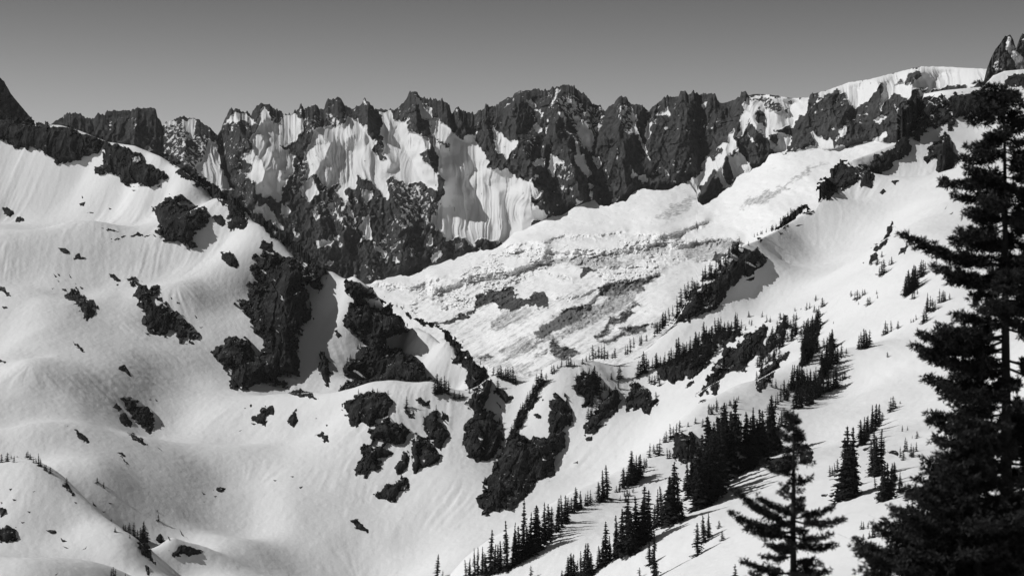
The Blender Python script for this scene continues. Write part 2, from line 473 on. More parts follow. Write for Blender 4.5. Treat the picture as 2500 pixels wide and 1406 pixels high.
# ------------------------------------------------------------------ the far rock wall
crest = np.concatenate([P(f1, "-60 330 100 320 146 292"), P(fA, """560 465 650 450 690 455 740 500 800 495 850 460 900 465 910 435 1000 430 1100 435 1200 410
 1300 400 1335 425 1355 490 1390 560 1440 540 1530 485 1580 475 1600 490 1680 500 1690 495 1740 540 1800 570 1850 625 1865 640 1895 590 1920 520 1965 435 1985 395 2005 425 2030 410 2055 430"""),
 P(fB, """525 205 575 220 600 240 610 205 640 170 670 150 700 160 725 155 750 185 800 210 830 230 850 235 860 220 875 235 920 200 945 175 960 195 985 180 1020 175 1060 190
 1100 195 1110 150 1130 125 1160 128 1190 108 1215 115 1240 165 1290 190 1330 180 1380 132"""),
 P(fC, """290 155 310 195 340 190 400 200 455 200 500 165 530 140 555 100 575 72 600 80 640 110 680 120 720 135 780 135 820 145 840 200 855 225 870 200 895 182 920 200 980 230 1000 230
 1050 210 1090 175 1150 170 1170 180 1180 150 1230 115 1270 110 1285 80"""),
 P(fD, """200 68 260 60 350 68 450 48 490 28 540 32 580 50 620 90 670 120 690 155 740 165 780 205 800 180 840 160 870 110 890 98 930 125 960 160 1020 160 1050 180 1080 205 1100 180 1140 150
 1180 120 1210 105 1280 110 1295 75 1330 62 1350 95 1380 80"""),
 P(fE, """260 220 310 235 340 240 380 220 410 240 440 290 460 290 500 280 550 265 580 250 590 212 620 210 640 235 700 225 780 230 850 240 930 255 1050 250 1080 225 1150 210 1250 175 1330 145"""),
 P(fF, "350 405 430 385 560 350 680 325 760 318 900 322 1050 330 1150 335 1300 350 1500 360 1800 380")])
crest = crest[np.argsort(crest[:, 0], kind='stable')]
base = P(f1, """-60 700 700 720 860 720 896 691 935 685 971 671 999 673 1028 662 1042 645 1084 632 1106 636 1127 618 1156 620 1184 609 1202 609 1223 597 1250 572 1275 543 1321 534 1371 524
 1399 509 1428 492 1442 483 1461 504 1495 502 1527 492 1545 472 1570 461 1630 465 1684 449 1700 470 1703 491 1717 500 1735 491 1756 477 1785 456 1799 431 1828 427 1838 410 1867 404
 1877 385 1902 379 1941 370 1977 366 2027 376 2066 364 2098 352 2140 345 2178 352 2230 345 2480 330 2600 330""")
def at(line, px): return np.interp(px, line[:, 0], line[:, 1])
wall_base_D = np.array([[-60, 2850], [400, 2890], [900, 2880], [1300, 2900], [1650, 2910], [1800, 2860], [2000, 2780], [2178, 2680], [2400, 2560], [2600, 2500]], float)

# what the wall wears: (value, crop, outline); 0 snow, 1 rock, between = broken ground
mask_polys = [
 (.55, fB, "0 330 60 290 150 260 230 270 370 380 390 480 330 570 210 600 100 540 0 480"),
 (0, fB, "0 305 40 270 90 255 60 290 20 315"), (0, fB, "140 250 225 265 215 290 205 390 170 360 150 300"),
 (0, fB, "215 610 360 560 400 600 470 750 350 745 250 680"), (.1, fB, "300 400 370 400 390 560 210 605 230 570 290 500"),
 (1, fB, "375 440 420 560 500 700 560 840 520 830 470 740 400 600"), (.72, fB, "375 370 400 330 470 290 560 290 640 380 570 440 555 540 590 600 580 700 640 790 600 900 520 820 430 560"),
 (0, fB, "395 325 480 200 530 210 575 235 640 280 600 300 560 270 480 270 430 290"),
 (1, fB, "90 262 130 245 140 275 100 285"), (1, fB, "225 262 280 300 370 380 340 390 270 370 220 340"), (1, fB, "150 400 210 390 215 440 170 460"), (1, fB, "390 400 520 320 640 360 560 380 450 400"),
 (0, fB, "560 540 600 430 600 390 640 330 640 280 690 180 720 210 740 280 830 230 900 240 940 235 950 330 900 410 840 450 930 560 880 640 830 720 810 820 770 835 740 790 640 780 600 680 570 640 600 590"),
 (.8, fB, "735 235 800 210 830 250 770 290 730 280"), (.95, fB, "790 440 870 425 950 470 950 530 900 490 830 465"), (1, fB, "905 395 1000 390 1040 370 1110 415 1090 440 1040 460 1010 430 920 420"),
 (.62, fB, "950 230 1080 230 1090 290 1040 330 1000 370 960 330 950 290"), (.95, fB, "1120 400 1165 380 1215 390 1205 410 1130 415"), (.9, fB, "800 300 830 295 835 305 805 308"),
 (0, fB, "950 560 1000 430 1040 330 1120 310 1250 340 1260 250 1320 250 1350 290 1406 290 1406 640 1330 640 1310 740 1260 700 1190 690 1140 740 1080 710 1040 640 990 660 960 640 1000 580"),
 (.5, fB, "1100 200 1150 215 1250 300 1260 340 1200 320 1110 290"),
 (0, fB, "985 670 1030 660 1060 740 1070 780 990 830 950 780 950 740"), (.75, fB, "880 540 1000 540 990 640 960 740 870 800 880 640"), (0, fB, "815 860 830 830 860 920 840 945 805 905"),
 (.05, fB, "600 890 640 840 720 840 740 880 790 960 780 1000 740 970 640 900"), (0, fB, "790 960 830 1020 820 1040 780 1000"), (0, fB, "1030 950 1060 880 1085 920 1050 975"),
 (0, fB, "1040 1100 1120 1085 1160 1110 1060 1145"), (0, fB, "1205 1120 1230 1105 1240 1130 1215 1145"), (0, fB, "1105 1240 1150 1225 1175 1240 1140 1255"),
 (.78, fB, "1090 720 1180 740 1190 800 1300 840 1350 950 1290 1000 1180 1000 1060 900 1070 790"), (.2, fB, "1115 850 1175 830 1175 890 1130 870"), (.15, fB, "1150 1060 1200 1060 1205 1090 1160 1095"),
 (0, fB, "1345 1010 1370 950 1406 930 1406 1090 1380 1090"), (0, fB, "1190 720 1240 700 1260 800 1230 820 1190 770"), (.3, fB, "870 960 930 1060 920 1080 880 1020"), (.3, fB, "1250 790 1330 960 1320 980 1240 830"),
 (0, fC, "130 250 230 290 300 390 260 400 210 560 200 640 190 740 110 720 50 690 0 730 0 350 60 340"), (.95, fC, "310 280 330 195 345 200 345 345 320 320"),
 (0, fC, "345 200 450 205 460 250 520 260 540 330 600 360 690 370 700 440 640 520 680 560 760 640 750 760 700 700 600 690 520 680 420 655 410 760 430 800 400 830 380 780 330 720 330 680 220 660 200 640 260 400 340 380 380 300"),
 (.95, fC, "300 370 370 380 385 500 410 530 370 530 310 470 340 420"), (.95, fC, "360 275 385 275 385 320 365 315"), (1, fC, "450 205 520 150 600 150 660 250 690 360 600 350 590 305 530 280 510 240 460 235"),
 (0, fC, "590 75 640 120 700 190 730 280 710 310 660 240 610 140"), (1, fC, "650 115 780 140 830 150 860 320 830 300 770 220 720 180"), (.55, fC, "700 310 860 340 920 380 850 480 800 470 720 380"),
 (0, fC, "730 240 800 300 880 380 1000 370 1050 310 1010 390 1100 500 1110 590 1200 600 1260 640 1406 700 1406 1060 1280 1130 1200 1110 1130 1100 1070 1060 1000 1110 900 1060 860 1100 780 1050 740 980 700 930 750 850 800 780 770 640 760 560 720 400"),
 (1, fC, "665 460 700 450 755 590 720 590 660 520 620 500"), (1, fC, "745 610 820 680 800 720 765 700"), (.65, fC, "740 370 850 440 840 480 780 440"), (1, fC, "860 240 890 190 960 240 1010 330 930 380 880 330"),
 (1, fC, "1000 390 1080 360 1140 430 1190 530 1160 600 1120 590 1070 460"), (.62, fC, "430 680 600 700 760 790 790 860 700 930 620 970 540 940 460 800"),
 (0, fC, "220 1000 250 945 290 940 310 1070 270 1095 240 1050"), (.1, fC, "310 1080 370 1150 410 1180 380 1195 320 1150"), (0, fC, "430 1120 480 1090 515 1090 460 1145"), (0, fC, "455 1215 490 1208 500 1250 465 1255"),
 (.1, fC, "500 1000 545 945 590 1000 550 990"), (.1, fC, "665 1130 700 1060 730 1060 700 1140"), (.2, fC, "700 1210 790 1140 800 1190 740 1230"), (.1, fC, "385 1205 410 1200 405 1235 390 1230"),
 (.1, fC, "275 1320 300 1330 290 1350 275 1345"), (.1, fC, "180 1310 205 1310 205 1340"), (.1, fC, "80 1125 100 1110 120 1130 95 1145"), (.1, fC, "30 1065 70 1060 75 1085 40 1100"), (.2, fC, "230 720 300 740 300 790 240 850"),
 (.95, fC, "870 1070 900 1060 1000 1110 1070 1130 1070 1160 980 1190 900 1170 860 1130"), (0, fC, "880 1110 905 1110 910 1150 880 1150"), (1, fC, "1065 1060 1130 1095 1195 1105 1190 1130 1130 1150 1070 1090"),
 (0, fD, "0 310 60 350 130 400 200 400 170 440 130 480 100 520 50 480 0 400"), (0, fD, "0 600 100 600 150 640 230 690 270 700 320 760 280 790 300 860 400 905 350 945 200 970 100 1000 80 1100 0 1060"),
 (.25, fD, "255 120 280 130 330 210 400 180 410 110 450 60 480 30 460 90 410 150 360 210 330 260 300 200 260 150"), (.55, fD, "440 120 520 80 600 110 640 180 740 170 770 220 740 350 700 450 680 500 600 420 560 300 480 200"),
 (.05, fD, "455 200 480 200 530 330 600 430 670 580 680 690 660 640 600 540 580 430 500 290"), (.2, fD, "560 230 690 320 690 480 640 430 590 330"), (.1, fD, "555 520 610 510 650 570 670 640 640 640 600 580"),
 (0, fD, "280 300 310 300 335 340 310 345"), (0, fD, "370 265 390 265 390 290 375 290"), (.25, fD, "700 510 740 495 760 540 740 610 725 600"), (.25, fD, "270 560 330 515 365 525 350 600 310 590"),
 (.2, fD, "405 480 430 510 500 530 500 560 440 560 430 660 400 620"), (.1, fD, "250 680 310 640 340 640 280 685"), (.62, fD, "430 560 570 570 540 680 440 650"), (.45, fD, "800 560 820 690 810 710 790 600"),
 (.4, fD, "830 380 870 470 875 570 860 560 850 450"), (.5, fD, "840 190 890 140 960 160 980 260 970 370 930 350 880 260"), (.1, fD, "965 180 990 250 1020 380 1090 520 1080 530 1000 390 960 270"),
 (.05, fD, "1050 390 1060 300 1085 250 1110 290 1080 370 1060 400"), (0, fD, "1155 200 1200 172 1225 190 1225 225 1165 232"), (.1, fD, "955 640 980 590 1000 630 970 660"), (.1, fD, "1005 650 1050 640 1080 670 1040 705 1010 700"),
 (.1, fD, "1100 620 1140 605 1140 630 1105 640"), (.2, fD, "1160 590 1190 600 1275 705 1230 670"), (.1, fD, "820 800 880 780 860 820 820 830"), (.1, fD, "565 840 640 820 600 850"), (.1, fD, "280 765 370 750 350 780 310 800 285 790"),
 (.72, fD, "180 380 300 360 330 450 280 530 200 500 130 560"), (.3, fD, "665 690 690 700 690 800 672 790"),
 (0, fE, "320 290 350 285 350 320 325 325"), (0, fE, "240 830 330 700 440 590 490 550 540 450 550 520 580 630 660 720 640 780 550 790 540 830 480 870 430 890 280 880"),
 (0, fE, "200 850 250 800 320 780 335 860 290 930 275 990 235 900"), (.95, fE, "285 950 320 860 400 760 470 850 440 910 340 985"), (.95, fE, "460 680 490 640 510 720 540 820 500 830 465 780"), (.7, fE, "510 620 570 610 560 680 530 660"), (.7, fE, "360 660 440 600 470 610 400 680"), (.7, fE, "280 760 320 735 330 750 250 830"),
 (.2, fE, "580 400 620 330 600 280 660 260 740 290 660 410 600 500 580 540 575 470"), (.05, fE, "640 490 700 570 750 660 740 640 680 560 630 500"),
 (.05, fE, "650 240 700 225 850 245 1060 250 1030 300 980 350 960 440 940 520 900 620 820 640 780 570 700 480 650 440 740 300"), (.62, fE, "660 250 760 250 870 300 890 300 830 360 780 340 720 270"),
 (1, fE, "690 390 720 330 770 390 750 440 710 430"), (.85, fE, "820 470 900 440 960 460 950 490 850 490"), (.9, fE, "870 330 910 340 915 370 880 360"), (.8, fE, "770 520 840 500 850 590 800 560"),
 (0, fE, "970 320 1030 265 1050 270 1010 380 975 390"), (.05, fE, "1065 520 1080 480 1130 530 1190 530 1230 580 1300 590 1310 620 1220 640 1150 640 1080 640 980 680 950 690 760 720 780 660 880 640 970 600 1100 590 1110 560"),
 (.2, fE, "1220 550 1280 480 1330 450 1320 500 1240 560"), (.5, fE, "1200 450 1220 490 1200 480"), (.1, fE, "1100 270 1170 210 1160 240 1110 275"), (0, fE, "1270 200 1295 200 1280 235"), (.1, fE, "1310 220 1360 170 1406 150 1406 310 1370 340 1330 270"),
 (.05, fF, "0 480 230 415 430 375 680 310 1150 310 1130 420 1100 440 800 470 740 510 700 520 690 440 640 480 600 540 520 500 450 580 430 620 410 600 440 480 420 440 360 520 340 560 280 570 240 610 200 560 190 490 140 500 150 475 0 510"),
 (1, fF, "600 390 660 335 700 340 700 390 640 440 590 430"), (1, fF, "510 440 560 400 590 410 540 440"), (.6, fF, "680 440 770 470 710 500"), (.2, fF, "380 700 420 640 470 660 430 700 390 710"),
 (.2, fF, "500 530 550 600 545 640 520 600 505 560"), (.25, fF, "90 840 130 770 190 730 200 790 140 820"), (0, fF, "360 810 400 780 460 770 450 810 380 840"), (.3, fF, "75 750 90 730 100 770 85 780"), (0, fF, "235 870 370 820 490 840 510 860 400 910 240 930"),
]
# spurs that stand out from the wall: crest-to-foot lines with how far they stand out (m) and their half width (px)
ribs = [("400 300 440 340 470 470", 18, 40), ("565 262 600 330 640 420 600 520", 45, 50), ("640 255 640 330 700 440", 30, 40), ("535 330 560 420 610 520", -30, 26),
 ("735 265 770 320 800 350 770 420", 34, 46), ("820 240 840 290 860 330", 34, 40), ("893 247 900 300", 40, 26), ("905 300 925 350 945 400", 16, 24), ("1003 226 1020 290 1045 350 1060 410 1085 455", 52, 52),
 ("1090 250 1100 300 1090 350", 34, 36), ("1118 265 1140 320", 36, 30), ("1180 262 1200 340 1225 410", 36, 50), ("1255 235 1260 330 1300 420 1320 500", 44, 60), ("1374 210 1360 290 1380 380 1420 470", 50, 60),
 ("1440 250 1450 350 1440 470", -26, 26), ("1516 235 1510 320 1530 480", 40, 46), ("1580 270 1570 340", -20, 22), ("1668 222 1660 330 1640 450", 34, 80), ("1735 228 1740 330", 20, 40), ("1770 253 1785 330", -16, 24),
 ("1792 315 1780 370 1740 440 1715 495", 46, 44), ("1815 225 1840 300 1850 390", 26, 40), ("1930 250 1935 330 1905 375", -26, 40), ("2000 228 2040 290 2060 350", 36, 60), ("2090 220 2100 300", -14, 22), ("2150 200 2160 290", 26, 40), ("2240 170 2225 240 2200 320", 44, 50), ("2300 180 2330 230", -14, 50),
 ("860 480 830 600", 22, 40), ("960 480 990 560 1000 650", 26, 50), ("330 265 330 340", 20, 60), ("1150 430 1165 520", -14, 40), ("1225 470 1215 590", 10, 24), ("760 480 780 600", 16, 40), ("800 420 790 500", 8, 26)]

def build_wall():
    px = np.arange(-40, 2590, 1.6)
    T = np.concatenate([np.linspace(-.14, 1, 300)])
    jag = 7 * fbm(px / 9, px * 0 + 1.7, 41, 3, .6) * (.3 + 1.4 * vnoise(px / 40, px * 0, 43)) * np.where((px > 1985) & (px < 2600), .25, 1) * np.where((px > 1825) & (px < 1975), .25, 1)
    yc, yb = at(crest, px) - np.abs(jag), at(base, px) + 6
    PX = np.broadcast_to(px, (len(T), len(px))).copy()
    PYw = yb + (yc - yb) * T[:, None]
    # rock / snow mask, rasterised on a coarse photo grid
    gx_, gy_ = np.arange(-60, 2620, 2.0), np.arange(140, 800, 2.0)
    MX, MY = np.meshgrid(gx_, gy_)
    wx = MX + 7 * fbm(MX / 15, MY / 26, 51, 4, .65); wy = MY + 8 * fbm(MX / 12 + 40, MY / 24, 52, 4, .65)
    mask = np.ones(MX.shape)
    for v, fr, s in mask_polys:
        poly = P(fr, s)
        x0, y0 = poly.min(0) - 12; x1, y1 = poly.max(0) + 12
        a, b = np.searchsorted(gx_, [x0, x1]); c, d = np.searchsorted(gy_, [y0, y1])
        sub = (slice(c, d), slice(a, b))
        m_ = inside(poly, wx[sub], wy[sub])
        mask[sub] = np.where(m_, v, mask[sub])
    q1 = ridged((MX * .45 + MY) / 46, (MX - MY * .45) / 12, 55, 3); q2 = ridged((MX * .6 - MY) / 50, (MX + MY * .6) / 11, 56, 3); q3 = ridged(MX / 60, (MY + .15 * MX) / 9, 57, 3)
    thin = sstep(.66, .80, np.maximum(np.maximum(q1, q2), q3 * .97)) * sstep(.42, .62, vnoise(MX / 60, MY / 50, 58))
    mask = mask - .6 * thin * (mask > .5)
    mask = np.clip(blur(mask, 1) * .5 + blur(mask, 3) * .5, .09, .95)
    fi, fj = (PYw - gy_[0]) / 2, (PX - gx_[0]) / 2
    i0 = np.clip(fi.astype(int), 0, len(gy_) - 2); j0 = np.clip(fj.astype(int), 0, len(gx_) - 2)
    ti, tj = np.clip(fi - i0, 0, 1), np.clip(fj - j0, 0, 1)
    rock = (mask[i0, j0] * (1 - tj) + mask[i0, j0 + 1] * tj) * (1 - ti) + (mask[i0 + 1, j0] * (1 - tj) + mask[i0 + 1, j0 + 1] * tj) * ti
    soft = blur(rock, 8)
    Db = np.interp(px, wall_base_D[:, 0], wall_base_D[:, 1])
    run = (yb - yc) / F * Db * 1.0
    prof = T - .10 * np.sin(np.pi * np.clip(T, 0, 1))            # gentler foot, steeper head
    D = Db + run * prof[:, None]
    fade = sstep(-.02, .12, T)[:, None] * (1 - .75 * sstep(.9, 1.0, T))[:, None]
    for s, amp, w in ribs:
        ln = P(f1, s)
        x0, x1 = ln[:, 0].min() - 2.2 * w, ln[:, 0].max() + 2.2 * w
        a, b = np.searchsorted(px, [x0, x1])
        d = seg_dist(ln, PX[:, a:b] + 10 * fbm(PX[:, a:b] / 40, PYw[:, a:b] / 40, 61, 2), PYw[:, a:b], False) / w
        D[:, a:b] -= .78 * amp * fade * np.maximum(0, 1 - d) ** 1.25 * 1.15
    # snow flutes that fan down the faces, rugged rock between
    wob = 15 * fbm(PX / 60, PYw / 110, 71, 3)
    fl = ridged((PX + wob) / 15, PYw / 260, 72, 2, .6) + .55 * ridged((PX + wob * 1.4) / 6.5, PYw / 190, 73, 2)
    sn = 1 - sstep(.25, .6, soft)
    rk = sstep(.4, .8, soft)
    D -= fade * sn * (fl - .8) * 4.8 * (.25 + 1.3 * vnoise(PX / 38, PYw / 60, 75))
    D -= fade * sn * 5.0 * fbm(PX / 45, PYw / 90, 74, 2)
    D -= fade * (rk * (11 * (ridged(PX / 42 + PYw / 200, PYw / 75, 81, 4) - .5) + 4.2 * facets(PX + 6 * fbm(PX / 20, PYw / 20, 83, 2), PYw * .55 + PX * .12, 17, 82) + 2.0 * facets(PX - PYw * .1, PYw * .7, 7, 89)) + sstep(.2, .6, soft) * 6)
    x, y, z = unproj(PX, PYw, D)
    # behind the crest the mountain falls away again
    back = [(30, 20), (120, 130), (420, 420)]
    xs, ys, zs = [x], [y], [z]
    for dd, dz in back:
        xs.append((x[-1] * (D[-1] + dd) / D[-1])[None]); ys.append((D[-1] + dd)[None]); zs.append((z[-1] - dz)[None])
    V = np.stack([np.concatenate(xs), np.concatenate(ys), np.concatenate(zs)], -1).reshape(-1, 3)
    rr = np.concatenate([rock, np.repeat(rock[-1:], 3, 0)])
    me = mesh_from("mountain_wall", V, grid_faces(len(T) + 3, len(px)), M_wall, True, {"rock": rr})
    tag(link("mountain", me), "long jagged rock wall with fluted snow faces under the sky", "mountain", kind="structure")

# ------------------------------------------------------------------ glacier
ice_polys = [  # (dirt, rock, crop, outline)
 (.35, .95, fI, "1140 590 1150 540 1220 510 1320 485 1400 480 1440 500 1410 545 1500 555 1562 550 1562 600 1480 620 1440 640 1360 650 1320 640 1330 610 1280 580 1210 590 1130 640 1100 680 1020 720 960 740 920 760 860 755 800 745 840 720 900 725 970 700 1000 665 1060 655 1080 680 1110 620"),
 (.3, .95, fJ, "0 490 180 485 165 540 210 560 280 550 370 505 440 545 430 590 380 650 370 620 330 605 280 600 180 640 90 645 60 600 0 580"),
 (.72, .25, fJ, "500 690 520 640 720 600 820 610 800 660 740 720 620 750 560 780 480 810 440 850 360 880 330 860 430 740"), (.42, 0, fJ, "800 600 900 540 1050 500 1150 480 1100 590 1000 640 820 720 640 800 420 900 200 1000 40 1060 200 930 340 900 460 850 620 760"),
 (.6, .35, fJ, "790 480 1000 420 1180 400 1260 370 1240 410 1180 440 1130 500 1020 520 920 540 850 520"), (.6, .5, fJ, "800 830 930 710 1060 640 1120 580 1110 610 1030 710 900 800 820 890"), (.6, .5, fJ, "990 800 1120 760 1250 745 1220 770 1120 830 1060 840 1060 810"),
 (.6, .5, fJ, "820 890 900 850 1000 825 1080 830 960 870 870 910"), (.6, .5, fJ, "470 870 530 880 560 930 660 950 675 970 600 1010 540 1020 460 990"), (.5, .1, fJ, "300 1020 440 950 430 970 340 1010"), (.45, .1, fJ, "120 990 180 960 200 970 150 1000"),
 (.4, .8, fJ, "650 310 700 310 780 250 830 220 890 230 870 290 800 310 790 340 740 360 690 390 660 400 690 340"), (.3, .2, fJ, "820 220 900 200 960 240 980 290 1100 250 1200 160 1320 130 1340 180 1200 260 1080 300 900 340"),
 (.35, 0, fJ, "280 300 420 250 520 260 640 250 780 250 900 290 820 340 700 310 520 300 420 330 330 310"), (.33, 0, fE, "0 1080 110 980 250 930 290 950 200 1040 90 1090"), (.4, 0, fE, "590 1000 700 920 900 840 960 800 1000 790 860 900 720 980"),
 (.35, 0, fE, "960 800 1050 730 1180 690 1000 800 880 880"), (.36, .1, fE, "180 1330 260 1250 380 1210 520 1230 560 1250 540 1300 420 1330 300 1370"), (.4, .8, fE, "390 1360 420 1310 500 1320 500 1350 440 1400"), (.3, 0, fJ, "0 720 100 640 200 640 300 620 340 660 200 740 60 800 0 790"),
 (.45, .55, fI, "1160 1005 1245 980 1235 1030 1190 1030"), (.3, 0, fI, "1300 960 1480 860 1562 830 1562 980 1400 1000"), (.25, 0, fI, "1030 1000 1300 1030 1400 1050 1562 1040 1562 1160 1300 1120")]
serac_lines = [("925 690 1000 700 1070 680", 9, 9), ("1060 705 1110 690 1160 670 1230 665 1270 650 1300 640 1330 630", 20, 20), ("1255 608 1310 600 1360 612 1395 612 1465 615 1500 612 1560 600 1610 588 1640 592", 20, 15), ("1650 600 1700 590 1750 582 1800 590", 14, 12),
 ("1320 590 1380 572 1430 573", 9, 8), ("1450 575 1520 565", 9, 8), ("1560 570 1650 570", 8, 8), ("1610 580 1660 565 1720 540", 9, 9), ("1240 600 1290 590 1340 590", 9, 7), ("1360 725 1420 720 1480 690 1560 680 1610 665", 9, 11), ("1370 755 1430 745 1480 700", 8, 9), ("1510 800 1580 790 1600 790", 7, 8)]
def build_glacier():
    px = np.arange(840, 2300, 1.7)
    n_r = 330
    top = at(base, px)
    top = top - 1.5 * np.abs(fbm(px / 9, px * 0, 91, 3)) - 6 * np.clip(fbm(px / 26, px * 0 + 5, 90, 3), -.4, 1)
    T = np.linspace(0, 1, n_r)[:, None]
    PYg = top + (960 - top) * T ** 1.15
    PX = np.broadcast_to(px, PYg.shape).copy()
    Dt = np.polyval(np.polyfit(wall_base_D[:, 0], wall_base_D[:, 1], 4), px) - 24
    top_s = at(base, px)
    for _ in range(3): top_s = np.convolve(np.pad(top_s, 35, mode='edge'), np.ones(71) / 71, 'valid')
    D = Dt - 1.75 * (PYg - top_s) - 14 * sstep(-20, 70, PYg - top_s)
    D -= 9 * fbm(PX / 150, PYg / 60, 92, 2) + 1.1 * fbm(PX / 15, PYg / 8, 84, 3) + 2.2 * fbm((PX + PYg * 1.2) / 40, (PYg * .8 - PX * .25) / 22, 93, 3)
    rough = np.zeros(PX.shape)
    for s, amp, w in serac_lines:
        ln = P(f1, s); amp = 1.35 * w
        d = seg_dist(ln, PX + 5 * fbm(PX / 22, PYg / 22, 94, 3), PYg, False)
        side = PYg - np.interp(PX, ln[:, 0], ln[:, 1])
        inx = sstep(-25, 5, PX - ln[0, 0]) * sstep(-25, 5, ln[-1, 0] - PX)
        # an ice cliff: the snow above the line stands forward, the foot steps back
        D += inx * amp * (sstep(-3.0 * w, -2, side) * -1.0 * (1 - sstep(-1.5, w * .9, side)))
        rough = np.maximum(rough, inx * np.exp(-((side - w * .8) / (w * 1.3)) ** 2))
    blocks = ridged(PX / 15 + PYg / 60, PYg / 9, 95, 3)
    D -= rough * 9 * (blocks - .5) + rough * 7 * (np.round(vnoise(PX / 16 + PYg / 50, PYg / 30, 85) * 4) / 4 - .5)
    band = sstep(-14, 10, signed(P(f1, "1010 715 1100 672 1240 612 1400 598 1600 575 1820 570 1820 628 1640 640 1560 690 1450 690 1320 672 1260 700 1150 742 1060 775 1000 760"), PX + 14 * fbm(PX / 30, PYg / 20, 76, 2), PYg))
    band = band * sstep(.30, .62, vnoise(PX / 55, PYg / 22, 77))
    jx = PX + 5 * fbm(PX / 12, PYg / 9, 78, 2)
    D -= band * (6 * facets(jx, PYg * 2.2, 20, 79) + 3.4 * facets(jx + PYg * .4, PYg * 1.7, 7, 80))
    dirt = np.full(PX.shape, .03); rock = np.zeros(PX.shape)
    wx = PX + 13 * fbm(PX / 22, PYg / 15, 96, 5, .65); wy = PYg + 9 * fbm(PX / 22 + 9, PYg / 14, 97, 5, .65)
    for dv, rv, fr, s in ice_polys:
        poly = P(fr, s)
        sd = sstep(-5, 4, signed(poly, wx, wy))
        dirt = dirt * (1 - sd) + dv * sd; rock = rock * (1 - sd) + rv * sd
    streak = fbm((PX * .62 + PYg) / 7, (PX - PYg * .62) / 110, 98, 4)
    low = sstep(600, 760, PYg + 60 * fbm(PX / 90, PYg / 70, 99, 2)) * sstep(-60, 120, PX - 1000)
    dirt = dirt + low * (.06 + .22 * np.clip(streak, 0, 1)) + .1 * rough
    deb = sstep(.25, .6, dirt)
    D -= deb * 4.5 * fbm(PX / 6, PYg / 5, 88, 3) + low * 2.2 * fbm((PX * .62 + PYg) / 8, (PX - PYg * .62) / 50, 87, 2)
    D -= sstep(.5, .9, rock) * 8 * (ridged(PX / 14, PYg / 8, 86, 3) - .5)
    x, y, z = unproj(PX, PYg, D)
    V = np.stack([x, y, z], -1).reshape(-1, 3)
    me = mesh_from("glacier", V, grid_faces(n_r, len(px)), M_ice, True, {"rock": rock, "dirt": dirt})
    tag(link("glacier", me), "broken glacier with ice cliffs and grey debris below the rock wall", "glacier", kind="structure")

# ------------------------------------------------------------------ two rock peaks beyond the near crests, and the ground far below
def peak(name, label, outline, D0, depth, mat, seed, snowy):
    poly = P(*outline)
    x0, x1 = poly[:, 0].min(), poly[:, 0].max()
    px = np.arange(x0, x1, 1.3)
    top = np.interp(px, poly[:, 0], poly[:, 1]) - 1.5 * np.abs(fbm(px / 5, px * 0, seed, 3)); bot = 340.0
    T = np.linspace(0, 1, 130)[:, None]
    PYp = bot + (top - bot) * T; PX = np.broadcast_to(px, PYp.shape).copy()
    D = D0 + depth * (T - .5) - 22 * (ridged(PX / 30, PYp / 60, seed + 1, 4) - .5) - 5 * fbm(PX / 8, PYp / 12, seed + 2, 3) - 9 * facets(PX + PYp * .2, PYp * .5, 11, seed + 4)
    rock = np.ones(PX.shape)
    for v, fr, s in snowy: rock = np.where(inside(P(fr, s), PX + 3 * fbm(PX / 9, PYp / 9, seed, 2), PYp), v, rock)
    rock = blur(rock, 1)
    x, y, z = unproj(PX, PYp, D)
    k = [(25, 25), (90, 140)]
    xs, ys, zs = [x], [y], [z]
    for dd, dz in k:
        xs.append(x[-1:] * (1 + dd / D0)); ys.append(y[-1:] + dd); zs.append(z[-1:] - dz)
    V = np.stack([np.concatenate(xs), np.concatenate(ys), np.concatenate(zs)], -1).reshape(-1, 3)
    me = mesh_from(name, V, grid_faces(132, len(px)), mat, True, {"rock": np.concatenate([rock, rock[-1:], rock[-1:]])})
    return tag(link(name, me), label, "rock peak")

def build_far():
    build_wall(); build_glacier()
    peak("rock_peak", "tall pointed rock pinnacle with a snow streak above the right cornice", (fF, "1090 480 1130 420 1150 340 1180 260 1210 200 1250 150 1275 110 1290 112 1310 98 1330 130 1345 180 1372 215 1400 260 1500 420 1560 520"), 2350, 90, M_wall, 301,
         [(.1, fF, "1280 115 1315 110 1345 190 1400 260 1440 340 1360 335 1330 260 1280 200"), (.5, fF, "1190 320 1225 260 1260 300 1240 350 1195 360")])
    peak("rock_peak", "small dark rock tower cut by the right edge of the view", (fF, "1340 260 1360 170 1380 120 1395 92 1412 100 1440 90 1470 130 1600 330"), 2420, 70, M_wall, 321, [(.1, fF, "1380 130 1400 125 1395 140 1382 140")])
    peak("rock_peak", "black shaded rock shoulder behind the snow crest at upper left", (f1, "-480 330 -430 200 -330 90 -240 40 -140 60 -60 120 0 190 10 200 28 232 50 258 75 288 110 340"), 2480, 80, M_wall, 341, [])
    s = 9000.0
    V = np.array([[-s, -600, -330], [s, -600, -330], [s, 9000, -330], [-s, 9000, -330]], float)
    tag(link("valley_ground", mesh_from("valley_ground", V, [[0, 1, 2, 3]], M_snow, False, {"rock": np.zeros(4)})), "snow covered low ground beyond the ridges", "ground", kind="structure")
